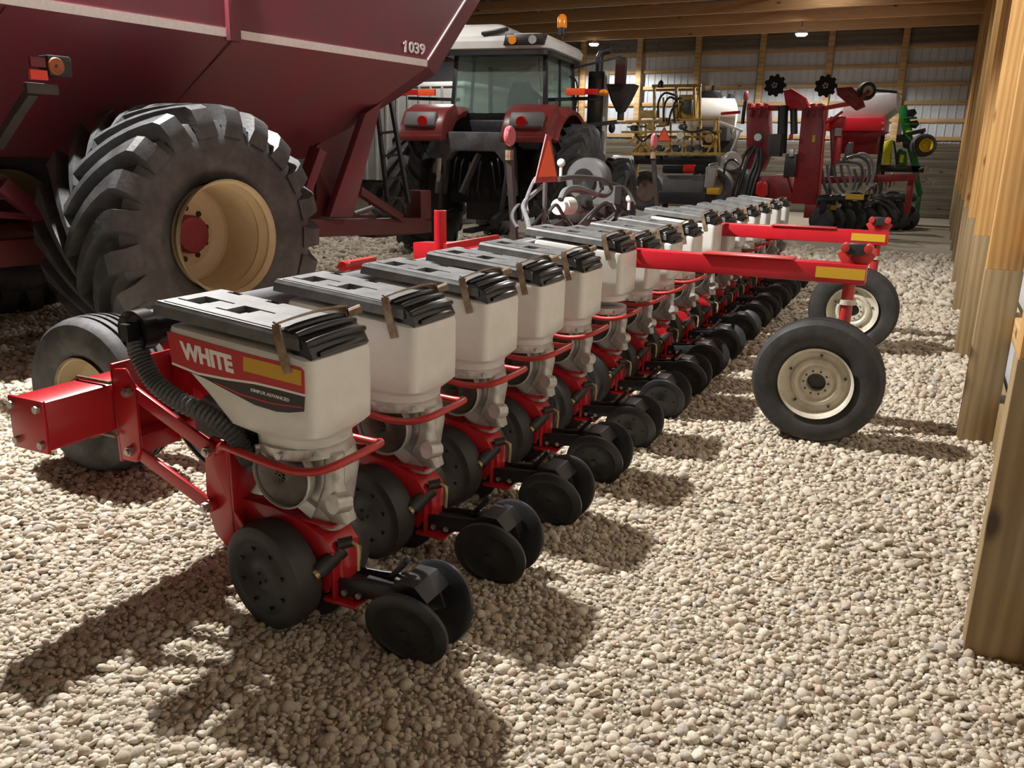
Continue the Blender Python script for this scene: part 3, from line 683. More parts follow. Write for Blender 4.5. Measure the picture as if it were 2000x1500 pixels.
# --- lifting arms with caster wheels behind the rows
RIM = None
def caster(v, armv, ul, x1, rear):
    ar = MB().bb(-.93, x1, armv, armv+.13, .925, 1.045).build('lift_arm', 'bright_red', planter, .008)
    MB().bb(.42, .98, armv-.02, armv+.15, 1.047, 1.056).build('top_plate', 'handle_red', ar, .002)
    MB().bb(1.12, 1.40, armv-.004, armv-.001, .955, 1.02).build('yellow_patch', 'yellow_decal', ar)
    mb = MB()
    for x in (1.27, 1.40):
        mb.bar((1.335, armv+.065, 1.03), (x, armv+.065, 1.13), .11, .035, (0, 1, 0)); mb.cyl((x, armv, 1.14), (x, armv+.13, 1.14), .026, n=12)
    mb.build('pivot_bracket', 'handle_red', ar, .003)
    MB().bb(1.29, 1.38, armv+.01, armv+.12, 1.10, 1.165).build('hitch_block', 'black_steel', ar, .004)
    cx, cz, R = 1.225, .376, .376
    yv = armv+.065
    MB().tube([(x1-.09, yv, .93), (x1-.09, yv, .78), (x1-.095, yv, .66), (x1-.13, yv-.03, .56), (cx+.03, yv-.07, .44), (cx, yv-.10, .385)], .036, 14, 4).build('caster_leg', 'handle_red', ar)
    MB().cyl((x1-.09, yv, .795), (x1-.09, yv, .825), .052, n=18).build('leg_collar', 'rim_white', ar)
    rib_tyre(R, .245, .205, 64, 5).build('tyre', 'rubber', ar, 0, 30, (cx, v+.115, cz), (0, 0, PI/2))
    prof = [(-.115, .205), (-.122, .213), (-.112, .200), (-.075, .190), (-.060, .175), (-.055, .150), (-.080, .138), (-.085, .120), (-.070, .100), (-.080, .085), (-.080, .055), (-.02, .055), (-.02, 0)]
    m = MB().lathe(prof + [(.06, 0), (.06, .19), (.115, .205)], n=48, cap=False)
    m.build('rim', 'rim_white', ar, 0, 30, (cx, v+.115, cz), (0, 0, PI/2))
    MB().lathe([(-.026, .0), (-.026, .052), (-.018, .054), (-.018, 0)], n=24).build('hub_bore', 'latch_black', ar, 0, 30, (cx, v+.115, cz), (0, 0, PI/2))
    m = MB()
    for k in range(10):
        a = 2*PI*k/10; m.cyl((-.078, .070*math.cos(a), .070*math.sin(a)), (-.087, .070*math.cos(a), .070*math.sin(a)), .006, n=6)
    for k in range(5):
        a = 2*PI*k/5+.4; m.cyl((-.06, .163*math.cos(a), .163*math.sin(a)), (-.071, .163*math.cos(a), .163*math.sin(a)), .008, n=6)
    tag(m.build('lug_nuts', 'dark_iron', ar, 0, 30, (cx, v+.115, cz), (0, 0, PI/2)), kind='stuff')
caster(2.70, 3.06, 0, 1.405, 0)
caster(5.44, 5.78, 0, 1.425, 0)
# --- gauge wheel running ahead of the toolbar
gx, gy, gz = -2.04, .50, .41
ga = MB().bar((-1.05, .84, .71), (-1.75, .84, .70), .11, .14).bar((-1.75, .84, .72), (-2.04, .80, .42), .09, .12).cyl((-2.04, .84, .41), (-2.04, .45, .41), .04, n=12).build('wheel_arm', 'red', planter, .006)
rib_tyre(gz, .30, .20, 64, 5).build('tyre', 'dusty_rubber', ga, 0, 30, (gx, gy, gz), (0, 0, PI/2))
MB().lathe([(-.125, .200), (-.135, .21), (-.12, .195), (-.07, .185), (-.03, .16), (-.02, .09), (-.05, .06), (-.05, 0), (.09, 0), (.09, .19), (.125, .2)], n=40, cap=False).build('rim', 'rim_cream', ga, 0, 30, (gx, gy, gz), (0, 0, PI/2))
# --- centre of the planter ahead of the toolbar: fan, motor, hoses, marker lamps, slow-vehicle sign
tg = MB().bar((-1.1, 4.9, .72), (-3.2, 5.45, .60), .2, .2).bar((-1.1, 6.5, .72), (-3.2, 5.75, .60), .14, .14).bb(-1.35, -1.15, 2.0, 8.5, .48, .60).build('tongue', 'red', planter, .008)
q = PF.at(860, 460, x=-1.5); MB().lathe([(0, .03), (0, .045), (.0, .045), (.34, .045), (.34, .034), (.10, .034), (.10, 0), (0, 0)], (q.x, q.y, q.z-.16), RY(-PI/2), 20).build('jack_tube', 'bright_red', planter)
q = PF.at(700, 515, x=-1.1); MB().bar((q.x, q.y-.10, q.z), (q.x, q.y+.14, q.z), .05, .05).cyl((q.x, q.y-.15, q.z), (q.x, q.y-.10, q.z), .03).bar((q.x, q.y+.08, q.z), (-1.03, q.y+.08, .78), .03, .03).build('hose_rack', 'handle_red', planter, .004)
a_, b_ = PF.at(870, 483, x=-1.25), PF.at(972, 458, x=-1.25); MB().bar((-1.25, a_.y, a_.z), (-1.25, b_.y, a_.z-.0), .03, .05).build('rack_rail', 'handle_red', planter)
# slow-vehicle triangle, seen edge-on from the rows
T0, T1, T2 = PF.at(1068, 262, x=-1.15), PF.at(1045, 350, x=-1.15), PF.at(1090, 362, x=-1.15)
cy = (T1.y+T2.y)/2; zb, zt = (T1.z+T2.z)/2, T0.z; hw = abs(T2.y-T1.y)/2
sg = MB().prism([(cy-hw, zb), (cy+hw, zb), (cy+hw*.16, zt), (cy-hw*.16, zt)], -1.158, -1.150, 'yz').build('slow_vehicle_sign', 'smv_border', planter)
MB().prism([(cy-hw*.80, zb+.045), (cy+hw*.80, zb+.045), (cy+hw*.06, zt-.05), (cy-hw*.06, zt-.05)], -1.150, -1.146, 'yz').build('sign_face', 'orange', sg)
MB().bar((-1.165, cy, .75), (-1.165, cy, zt-.1), .05, .02).build('sign_post', 'grey_iron', sg)
# marker lamp stakes
def stake(px, py0, py1, px1, xu, lw):
    A, B = PF.at(px, py0, x=xu), PF.at(px1, py1, x=xu)
    s = MB().bar((xu, A.y, A.z-.02), (xu, B.y, .7), .05, .05).build('marker_stake', 'dark_iron', planter)
    MB().cyl((xu, A.y, A.z-.06), (xu, A.y, A.z+.02), .035, n=10).build('stake_socket', 'strap_tan', s)
    MB().lathe([(-.02, .0), (-.02, lw), (.0, lw*1.12), (.02, lw), (.02, 0)], (xu, A.y, A.z+.02+lw*1.5), n=24).build('marker_lens', 'pink_reflector', s).scale = (1, 1, 1)
stake(995, 298, 430, 1010, -1.5, .075)
stake(1276, 300, 400, 1290, -1.5, .09)
# vacuum fan scroll, gauge, motor
F0 = PF.at(1150, 352, x=-1.75)
fan = MB().lathe([(-.13, .05), (-.13, .21), (-.08, .245), (.08, .245), (.12, .22), (.12, .05)], F0, RZ(PI*.5), 32).box(F0+Vector((.2, 0, -.15)), (.3, .22, .2)).build('vacuum_fan', 'header_grey', planter)
MB().lathe([(-.14, .0), (-.14, .12), (-.17, .13), (-.17, .10), (-.15, .0)][::-1], F0, RZ(PI*.5), 24).build('fan_inlet', 'black_plastic', fan)
G = PF.at(1090, 404, x=-1.45)
MB().cyl(G-Vector((0, 0, 0)), G+Vector((.0, .10, 0)), .075, n=24).build('pressure_gauge', 'decal_white', planter)
MB().cyl(G+Vector((0, .10, 0)), G+Vector((.02, .26, 0)), .085, n=24).build('filter_can', 'tank_plastic', planter)
for px, py, r, m_ in ((1096, 318, .042, 'tank_white'), (1229, 388, .045, 'decal_white'), (1180, 345, .04, 'cast_alu')):
    c = PF.at(px, py, x=-1.6); MB().ball(c, r).cyl(c-Vector((0, 0, r)), c-Vector((0, 0, r+.12)), r*.4, n=8).build('work_lamp', m_, planter)
for px, py, d in ((1140, 400, .16), (1165, 420, .18), (1120, 430, .14), (1195, 410, .13), (1085, 440, .12), (1220, 425, .14)):
    c = PF.at(px, py, x=-1.55); MB().box(c, (d, d*1.1, d*.8), RZ(px*.1)@RX(py*.05)).cyl(c+Vector((0, -.03, .02)), c+Vector((.1, -.16, .04)), d*.33, n=12).build('hydraulic_motor', 'dark_iron', planter, .004)
c = PF.at(1185, 412, x=-1.4); MB().lathe([(0, .10), (-.02, .115), (-.02, .095), (.02, .09)], c, RZ(PI/2), 24, True).build('hose_ring', 'pipe_grey', planter)
def hose(pts, r, m_='hose_grey', name='hydraulic_hose', x=None):
    P = [PF.at(p[0], p[1], x=p[2]) for p in pts]; MB().tube(P, r, 8, 5).build(name, m_, planter)
hose([(1035, 456, -.75), (1030, 430, -.9), (1022, 400, -1.1), (1040, 380, -1.3), (1062, 362, -1.3)], .018, 'pipe_grey')
hose([(1030, 415, -1.0), (1028, 390, -1.2), (1045, 350, -1.3), (1058, 345, -1.35)], .016, 'pipe_grey')
hose([(1090, 350, -1.3), (1125, 346, -1.3), (1180, 352, -1.3), (1194, 368, -1.3), (1182, 382, -1.3), (1150, 376, -1.3), (1115, 372, -1.3), (1095, 388, -1.3)], .024, 'hose_grey')
hose([(1095, 390, -1.3), (1105, 372, -1.3), (1130, 368, -1.3), (1165, 380, -1.3)], .030, 'pipe_grey')
hose([(1010, 445, -1.0), (1000, 420, -1.1), (1015, 400, -1.2), (1020, 430, -1.1)], .014)
hose([(1130, 440, -1.2), (1160, 410, -1.25), (1185, 395, -1.3), (1200, 415, -1.3), (1175, 435, -1.2)], .014)
hose([(1065, 425, -1.25), (1085, 400, -1.3), (1100, 420, -1.3), (1120, 445, -1.2)], .016)
hose([(1040, 440, -1.2), (1065, 415, -1.3), (1075, 440, -1.2), (1100, 430, -1.3)], .012, 'black_plastic')
hose([(1240, 400, -1.3), (1225, 372, -1.4), (1200, 360, -1.5), (1160, 345, -1.6)], .02)
hose([(1235, 430, -1.2), (1215, 405, -1.3), (1180, 400, -1.35), (1150, 430, -1.25)], .016, 'black_plastic')
# ================================================================== grain cart
c0 = at(448, 466, z=.98)
GF = Frame(c0.x, c0.y, math.radians(7))
cart = empty('grain_cart', (c0.x, c0.y, 0), -math.radians(7)); tag(cart, 'big maroon grain cart with white stripe and huge lugged tyre', 'grain cart')
SX = -.55
zs0, zs1 = GF.at(440, 72, x=SX).z, GF.at(440, 55, x=SX).z
y1 = GF.at(835, 130, x=SX).y
def oct_ring(x0, x1, ya, yb, bev, z, fb=None):
    fb = bev if fb is None else fb
    return [(x1, ya+bev, z), (x1, yb, z), (x1-fb, yb+fb*1.5, z), (x0+fb, yb+fb*1.5, z), (x0, yb, z), (x0, ya+bev, z), (x0+bev, ya, z), (x1-bev, ya, z)]
W0 = -3.65
q = GF.at(641, 281, x=-1.5)
rings = [oct_ring(-2.75, -1.62, -1.6, q.y-.25, .15, q.z-.16, .08), oct_ring(-2.75, -1.50, -1.75, q.y-.10, .15, q.z, .10), oct_ring(W0, SX, -3.3, y1, .35, zs0, .50)]
lo = MB().loft(rings).build('lower_hopper', 'cart_red', cart, 0, 20)
up_ = [oct_ring(W0, SX, -3.3, y1, .35, zs0, .50), oct_ring(W0-.05, SX+.05, -3.6, y1+.92, .4, 3.55, .55), oct_ring(W0+.02, SX-.02, -3.52, y1+.88, .4, 3.55, .55), oct_ring(W0+.06, SX-.05, -3.25, y1, .35, zs0+.05, .5)]
MB().loft(up_, cap=True).build('upper_side', 'cart_red', cart, 0, 20)
MB().add([(SX+.006, -3.0, zs0), (SX+.006, y1-.01, zs0), (SX+.010, y1-.01, zs1), (SX+.010, -3.0, zs1), (SX-.004, -3.0, zs0), (SX-.004, y1-.01, zs0), (SX-.004, y1-.01, zs1), (SX-.004, -3.0, zs1)], [(0, 1, 2, 3), (7, 6, 5, 4), (0, 4, 5, 1), (1, 5, 6, 2), (2, 6, 7, 3), (3, 7, 4, 0)]).build('white_stripe', 'stripe_white', cart)
py_ = GF.at(450, 40, x=SX).y
MB().bb(SX-.01, SX+.055, py_-.055, py_+.055, zs0-.03, 3.56).build('side_post', 'cart_red', cart, .006)
MB().bb(SX-.01, SX+.055, py_-2.05, py_-1.94, zs0-.03, 3.56).build('side_post', 'cart_red', cart, .006)
MB().bar((SX+.008, y1-.005, zs1), (SX+.055, y1+.90, 3.55), .012, .014, (0, -1, 1)).build('corner_trim', 'stripe_white', cart)
me = text_mesh('039', 'stripe_white', .03); A, B, T = GF.at(797, 103, x=SX+.012), GF.at(829, 107.5, x=SX+.012), GF.at(797, 80.5, x=SX+.012)
xs = [v.co.x for v in me.vertices]; ys = [v.co.y for v in me.vertices]
def num_pt(a, b, d=0): zz = A.z+(T.z-A.z)*b; return Vector((SX+.014+(zz-zs0)*.047+d, A.y+(B.y-A.y)*a, zz))
for v in me.vertices: v.co = num_pt((v.co.x-min(xs))/(max(xs)-min(xs)), (v.co.y-min(ys))/(max(ys)-min(ys)), .003 if v.co.z > 0 else 0)
obj('lettering', me, cart)
one = [(-.13, 0), (-.13, 1), (-.20, 1), (-.24, .90), (-.33, .82), (-.33, .66), (-.24, .72), (-.24, 0)]
MB().loft([[num_pt(p, q_) for p, q_ in one], [num_pt(p, q_, .003) for p, q_ in one]]).build('lettering', 'stripe_white', cart)
# seam ribs on the slope
for yy in (.35, -1.4): MB().bar((SX-.004, yy+.25, zs0-.02), (-1.505, yy, q.z+.01), .012, .006).build('seam_rib', 'cart_red', cart)
# tyres and rims
tme = lug_tyre(.98, 1.0, .42, 21, .105, .125, .58, n=84).mesh('tyre', 'tread_rubber', 0, 32)
rme = MB().lathe([(.0, .425), (.012, .44), (.0, .425), (-.03, .408), (-.06, .415), (-.10, .40), (-.13, .388), (-.16, .40), (-.20, .385), (-.50, .375), (-.52, .36), (-.535, .30), (-.55, .26), (-.54, .20), (-.535, .0), (-.58, 0), (-.58, .40), (-1.0, .425)], n=56, cap=False).mesh('rim', 'rim_cream', 0, 30)
hme = MB().lathe([(-.46, .0), (-.33, .0)][::-1] + [(-.33, .09), (-.34, .135), (-.36, .15), (-.46, .15)], n=28)
hme = MB().lathe([(-.54, .15), (-.45, .15), (-.425, .135), (-.42, .09), (-.425, .06), (-.42, 0)], n=28).mesh('hub', 'hub_red', 0, 30)
bme = MB()
for k in range(10):
    a = 2*PI*k/10; bme.cyl((-.542, .20*math.cos(a), .20*math.sin(a)), (-.532, .20*math.cos(a), .20*math.sin(a)), .024, n=10)
bme = bme.mesh('bolt_hole', 'latch_black')
for lx, rz in ((0, 0), (-4.2, PI)):
    obj('tyre', tme, cart, (lx-.5 if rz == 0 else lx+.5, 0, .98), (.09, 0, rz))
    obj('rim', rme, cart, (lx, 0, .98), (0, 0, rz)); obj('hub', hme, cart, (lx, 0, .98), (0, 0, rz)); tag(obj('bolt_holes', bme, cart, (lx, 0, .98), (.2, 0, rz)), kind='stuff')
MB().bb(-3.7, -.5, -.14, .14, .86, 1.10).build('axle', 'cart_frame_red', cart, .01)
# frame, tongue and legs
for s in (-1.42, -2.78):
    MB().bar((s, -3.0, .84), (s, 2.0, .84), .16, .2).bar((s, 1.95, .85), (s*.55-.95, 4.35, .72), .16, .19).build('frame_rail', 'cart_frame_red', cart, .006)
MB().bb(-2.15, -1.85, 3.6, 4.7, .60, .76).build('hitch_bar', 'cart_frame_red', cart, .01)
for y in (-2.6, -1.1, 1.3): MB().bb(-2.8, -1.4, y-.08, y+.08, .76, .92).build('cross_member', 'cart_frame_red', cart, .006)
for s in (0, -1.36):
    a, b, c_, d = GF.at(644, 424, x=-1.35), GF.at(690, 424, x=-1.35), GF.at(746, 199, x=-1.0), GF.at(714, 222, x=-1.0)
    mb = MB(); o_ = Vector((s-.1, 0, 0)); o2 = Vector((s*1.15-.16, 0, 0)); q = [a, b, c_, d]
    mb.loft([[p+Vector((s, 0, 0)) for p in q], [p+Vector((s-.09, 0, 0)) for p in q]]).build('front_leg', 'cart_red', cart, .004)
qq = [GF.at(*p, x=-1.42) for p in ((612, 425), (648, 424), (716, 226), (626, 285), (626, 390))]
MB().loft([[p+Vector((-.06, 0, 0)) for p in qq], [p+Vector((-.10, 0, 0)) for p in qq]]).build('leg_gusset', 'cart_frame_red', cart)
MB().bb(-2.6, -1.6, 1.5, 1.55, .9, 1.6).build('front_bulkhead', 'cart_frame_red', cart)
a, b = GF.at(622, 290, x=-1.25), GF.at(575, 420, x=-1.4)
MB().bar(a, b, .10, .16, (1, 0, 0)).build('side_leg', 'cart_red', cart, .004)
a, b = GF.at(600, 300, x=-1.5), GF.at(648, 420, x=-1.5)
MB().bar(a+Vector((-.3, 0, 0)), b+Vector((-.3, 0, 0)), .08, .12, (1, 0, 0)).build('side_leg', 'cart_frame_red', cart, .004)
a, b = GF.at(700, 372, x=-1.3), GF.at(782, 426, x=-1.6); MB().bar(a, b, .08, .09).build('tongue_brace', 'cart_frame_red', cart, .004)
a, b = GF.at(690, 418, x=-1.7), GF.at(735, 402, x=-1.9); MB().cyl(a, b, .03, n=10).build('hitch_cylinder', 'steel', cart)
a = GF.at(818, 400, x=-2.0); MB().box(a, (.25, .22, .38)).build('hitch_stand', 'cart_frame_red', cart, .01)
a, b = GF.at(0, 360, x=-1.45), GF.at(92, 432, x=-1.45)
MB().bar(a, b, .10, .12).build('rear_brace', 'cart_red', cart, .004)
a, b = GF.at(-20, 418, x=-1.5), GF.at(92, 425, x=-1.5); MB().bar(a, b, .10, .05).build('rear_brace', 'cart_red', cart, .004)
# ladder hung on the front
la = [(GF.at(735, 195, y=4.0), GF.at(757, 396, y=4.0)), (GF.at(762, 190, y=4.0), GF.at(798, 396, y=4.0))]
ld = MB()
for a, b in la: ld.bar(a, b, .045, .045)
ld = ld.build('ladder', 'black_steel', cart)
for t in (.32, .54, .76, .96): MB().bar(la[0][0].lerp(la[0][1], t), la[1][0].lerp(la[1][1], t), .04, .03).build('rung', 'grey_iron', cart)
# lamp cluster on a bracket at the back corner
LX = .05
def gb(p0, p1, x0, x1): a, b = GF.at(*p0, x=LX), GF.at(*p1, x=LX); return MB().bb(x0, x1, a.y, b.y, b.z, a.z)
gb((92, 106), (144, 152), LX-.12, LX).build('lamp_box', 'black_plastic', cart, .012)
a = GF.at(110, 129, x=LX); MB().cyl((LX-.05, a.y-.04, a.z), (LX-.05, a.y-.015, a.z), .05, n=20).lathe([(-.0, .01), (.008, .045), (.0, .05)], (LX+.0, a.y, a.z), n=20).build('amber_lens', 'amber_dull', cart)
gb((58, 135), (94, 157), LX-.02, LX+.004).build('reflector', 'orange_red', cart)
gb((58, 110), (90, 132), LX-.02, LX+.002).build('reflector', 'hub_red', cart)
gb((55, 160), (120, 186), LX-.06, LX-.02).build('lamp_bracket', 'dark_iron', cart, .004)
a, b, c_ = GF.at(62, 180, x=LX-.04), GF.at(38, 215, x=LX-.2), GF.at(-5, 285, x=-.55)
MB().bar(a, b, .06, .05).bar(b, c_, .06, .05).build('lamp_arm', 'dark_iron', cart)

# ================================================================== tractor
_w = CO + ray(972, 223)*13.2
_yw = -.13
TF = Frame(_w[0]+math.sin(_yw)*.07, _w[1]+math.cos(_yw)*.07, _yw)
tr = empty('tractor', (TF.o[0], TF.o[1], 0), -_yw); tag(tr, 'dark red tractor with white cab roof seen from behind', 'tractor')
rt = lug_tyre(1.05, .66, .52, 20, .06, .080, .42, n=72).mesh('rear_tyre', 'tread_rubber', 0, 32)
rr = MB().lathe([(.27, .53), (.28, .545), (.26, .52), (.20, .50), (.05, .47), (.02, .40), (.05, .24), (.08, .16), (.12, .15), (.12, 0), (-.2, 0), (-.2, .5), (-.27, .53)], n=44, cap=False).mesh('rear_rim', 'rim_brown', 0, 30)
ft = lug_tyre(.80, .52, .40, 18, .05, .065, .45, n=60).mesh('front_tyre', 'tread_rubber', 0, 32)
fr = MB().lathe([(.21, .41), (.22, .42), (.20, .40), (.10, .38), (.06, .22), (.10, .13), (.10, 0), (-.2, 0), (-.21, .41)], n=40, cap=False).mesh('front_rim', 'rim_brown', 0, 30)
AZ = 1.05
for s in (1, -1):
    rz = 0 if s > 0 else PI
    obj('rear_tyre', rt, tr, (s*1.25, 0, AZ), (.1, 0, rz)); obj('rear_rim', rr, tr, (s*1.25, 0, AZ), (0, 0, rz))
    obj('front_tyre', ft, tr, (s*1.25, 3.35, .80), (.1, 0, rz)); obj('front_rim', fr, tr, (s*1.25, 3.35, .80), (0, 0, rz))
    rings = []
    for a in np.linspace(.20, 2.45, 14):
        ro, ri = 1.27+.03*math.sin(a), 1.21
        ring = [(s*.50, ro-.06), (s*.60, ro), (s*1.14, ro), (s*1.26, ro-.07), (s*1.24, ro-.12), (s*1.12, ri-.02), (s*.62, ri-.02), (s*.54, ri-.06)]
        rings.append([(x, math.cos(a)*r, AZ+math.sin(a)*r) for x, r in ring])
    MB().loft(rings).build('fender', 'tractor_red', tr, 0, 40)
    MB().prism([(-1.22, 1.80), (-1.16, 2.05), (-1.0, 2.24), (-.66, 2.36), (-.5, 2.2), (-.95, 1.80)], s*.46, s*1.18, 'yz').build('fender_back', 'tractor_red', tr, .04)
    MB().box((s*.84, -1.12, 2.10), (.52, .12, .24), RX(-.45)).build('lamp_pod', 'header_grey', tr, .04)
    MB().cyl((s*.78, -1.22, 2.08), (s*.78, -1.10, 2.10), .075, n=18).build('tail_lamp', 'tail_red', tr)
    MB().box((s*.82, -1.20, 1.84), (.70, .06, .09)).build('fender_lip', 'tractor_red', tr, .015)
    MB().bar((s*.72, .10, 2.46), (s*1.60, .02, 2.48), .05, .05).build('lamp_arm', 'black_steel', tr)
    MB().bb(s*1.10, s*1.40, -.05, .0, 2.52, 2.62).build('reflector_bar', 'orange', tr, .004)
    MB().bb(s*1.40, s*1.60, -.05, .0, 2.53, 2.61).build('reflector_end', 'tail_red', tr, .004)
    MB().ball((s*1.68, 0, 2.56), .06, sc=(1.3, 1, .8)).build('side_lamp', 'amber', tr)
# body under the cab
MB().bb(-.42, .42, -.35, 1.2, .60, 1.75).bb(-.85, .85, -.14, .14, .90, 1.2).bb(-.30, .30, 1.0, 3.2, .65, 1.1).build('gearbox', 'dark_iron', tr, .02)
MB().bb(-.75, .75, -.1, 1.3, 1.70, 2.15).build('cab_floor', 'black_steel', tr, .03)
MB().prism([(-.66, 1.02), (-.60, 1.72), (-.42, 1.94), (.42, 1.94), (.60, 1.72), (.66, 1.02), (.52, 1.02), (.46, 1.50), (.32, 1.66), (-.32, 1.66), (-.46, 1.50), (-.52, 1.02)], -1.05, -.85).build('hitch_arch', 'grey_iron', tr, .02)
MB().bb(-.46, .46, -.86, -.35, .9, 1.85).build('rear_plate', 'matt_black', tr, .01)
for s in (1, -1):
    MB().bar((s*.40, -.6, .80), (s*.46, -1.45, .66), .07, .11).bar((s*.55, -.95, 1.72), (s*.50, -1.2, .80), .05, .06).build('lift_link', 'black_steel', tr, .005)
    MB().cyl((s*.56, -1.08, 1.55), (s*.56, -1.1, 1.2), .035, n=10).build('lift_cylinder', 'steel' if s < 0 else 'dark_iron', tr)
MB().bar((.05, -1.0, 1.62), (-.12, -1.25, 1.05), .07, .07).build('top_link', 'dark_iron', tr)
MB().bar((0, -.2, .50), (0, -1.3, .50), .16, .06).build('drawbar', 'black_steel', tr, .005)
for k, (x0, z0, x1, z1) in enumerate(((-.2, 1.6, -.3, 1.1), (-.1, 1.55, -.15, 1.0), (.08, 1.6, .0, 1.05), (.2, 1.55, .3, 1.1), (.3, 1.6, .38, 1.2), (-.3, 1.6, -.4, 1.2))):
    MB().tube([(x0, -.9, z0), ((x0+x1)/2+.05, -1.05, (z0+z1)/2+.1), (x1, -.92, z1)], .02, 8, 5).build('rear_hose', 'black_plastic', tr)
MB().bb(-.45, .45, 1.7, 3.9, 1.25, 2.25).build('hood', 'tractor_red', tr, .08)
# cab
zc0, zc1 = 2.25, 3.13
def ring(x, ya, yb, z): return [(x, ya, z), (x, yb, z), (-x, yb, z), (-x, ya, z)]
MB().loft([ring(.74, -.02, 1.70, 2.08), ring(.80, -.08, 1.72, zc0)]).build('cab_sill', 'black_steel', tr, .02)
for s in (1, -1):
    for (y0, y1_, w_) in ((-.05, .02, .055), (.72, .76, .045), (1.66, 1.52, .06)):
        MB().bar((s*.78, y0, zc0), (s*.74, y1_, zc1), w_, w_*1.3).build('cab_pillar', 'black_steel', tr, .01)
    MB().add([(s*.785, .0, zc0+.02), (s*.785, 1.62, zc0+.02), (s*.742, 1.50, zc1), (s*.742, .06, zc1)] + [(s*.773, .0, zc0+.02), (s*.773, 1.62, zc0+.02), (s*.730, 1.50, zc1), (s*.730, .06, zc1)], [(0, 1, 2, 3), (7, 6, 5, 4), (0, 4, 5, 1), (1, 5, 6, 2), (2, 6, 7, 3), (3, 7, 4, 0)]).build('side_glass', 'glass', tr)
for ya, yb, nm in ((-.085, .0, 'rear_glass'), (1.68, 1.54, 'front_glass')):
    MB().add([(-.75, ya, zc0), (.75, ya, zc0), (.71, yb, zc1), (-.71, yb, zc1), (-.75, ya+.012, zc0), (.75, ya+.012, zc0), (.71, yb+.012, zc1), (-.71, yb+.012, zc1)], [(0, 1, 2, 3), (7, 6, 5, 4), (0, 4, 5, 1), (1, 5, 6, 2), (2, 6, 7, 3), (3, 7, 4, 0)]).build(nm, 'glass', tr)
rr_ = []
for z, e in ((3.15, .10), (3.19, .02), (3.29, 0), (3.36, .05), (3.41, .16)): rr_.append(rrect(-.90+e, .90-e, -.30+e, 1.85-e, .22, z, 5))
MB().loft(rr_).build('cab_roof', 'cab_white', tr, 0, 45)
MB().loft([rrect(-.84, .22, -.22, 1.5, .12, 3.37, 4), rrect(-.80, .16, -.16, 1.45, .12, 3.50, 4), rrect(-.66, .0, .0, 1.3, .12, 3.57, 4)]).build('roof_hump', 'cab_white', tr, 0, 45)
MB().box((.0, -.24, 3.43), (.42, .10, .05), RY(-.15)).build('roof_vent', 'black_plastic', tr, .01)
MB().loft([rrect(-.86, .86, -.26, 1.8, .2, 3.095, 4), rrect(-.86, .86, -.26, 1.8, .2, 3.16, 4)]).build('roof_trim', 'black_plastic', tr)
MB().loft([rrect(.16, .80, -.335, -.20, .03, 3.22, 3), rrect(.20, .84, -.335, -.20, .03, 3.37, 3)]).build('lamp_panel', 'black_plastic', tr, .01)
MB().cyl((.32, -.355, 3.29), (.32, -.32, 3.29), .062, n=20).build('amber_lamp', 'amber', tr)
MB().cyl((.64, -.355, 3.29), (.64, -.32, 3.29), .062, n=20).build('work_lamp', 'trailer_grey', tr)
bq = TF.at(1098, 42, y=.2)
MB().bar((bq.x+.02, .2, 3.32), (bq.x, .2, bq.z-.14), .02, .02).cyl((bq.x, .2, bq.z-.18), (bq.x, .2, bq.z-.10), .06, n=14).build('beacon_base', 'black_plastic', tr)
MB().lathe([(-.10, .075), (-.06, .078), (.05, .07), (.09, .04), (.10, 0)], bq+Vector((0, 0, .01)), RY(-PI/2), 18).build('beacon', 'amber', tr)
# seat, wheel, console inside
MB().loft([rrect(-.05, .42, .55, .75, .08, 2.20, 4), rrect(-.08, .45, .5, .7, .08, 2.42, 4), rrect(-.02, .40, .46, .62, .07, 2.62, 4), rrect(.06, .32, .44, .56, .06, 2.75, 4)]).bb(-.08, .45, .6, 1.1, 2.15, 2.3).build('seat', 'seat_cloth', tr, 0, 50)
MB().lathe([(0, .17), (.02, .19), (0, .21), (-.02, .19)], (.18, 1.30, 2.62), RY(-1.0)@RX(0), 24, True).cyl((.18, 1.30, 2.62), (.18, 1.5, 2.2), .04, n=10).build('steering_wheel', 'black_plastic', tr)
MB().bb(.50, .66, .5, 1.2, 2.2, 2.52).build('console', 'seat_cloth', tr, .02)
MB().tube([(.55, .3, 3.08), (.56, .28, 2.9), (.60, .3, 2.6)], .012, 6, 4).build('cab_cord', 'black_plastic', tr)
# exhaust, mirrors, tool tray
ex = TF.at(1166, 220, y=2.1)
MB().bb(ex.x-.16, ex.x+.13, 1.98, 2.22, 1.35, TF.at(1166, 140, y=2.1).z).build('exhaust_shield', 'latch_black', tr, .03)
MB().bb(ex.x+.13, ex.x+.17, 1.98, 2.22, 1.35, TF.at(1166, 140, y=2.1).z).build('chrome_edge', 'cab_white', tr, .005)
MB().cyl((ex.x, 2.1, TF.at(1166, 142, y=2.1).z), (ex.x, 2.1, TF.at(1160, 112, y=2.1).z), .07, n=14).tube([(ex.x, 2.1, TF.at(1160, 112, y=2.1).z), (ex.x+.05, 2.1, TF.at(1166, 102, y=2.1).z), (ex.x+.2, 2.1, TF.at(1178, 98, y=2.1).z)], .065, 12, 3).build('exhaust_pipe', 'black_steel', tr)
mq = TF.at(1213, 140, y=1.6)
MB().bar((.75, 1.5, 3.05), (mq.x, 1.6, mq.z+.24), .035, .035).bar((mq.x, 1.6, mq.z+.24), (mq.x, 1.6, mq.z), .03, .03).build('mirror_arm', 'black_steel', tr)
MB().bb(mq.x-.10, mq.x+.10, 1.55, 1.62, mq.z-.22, mq.z+.22).build('mirror', 'black_plastic', tr, .03)
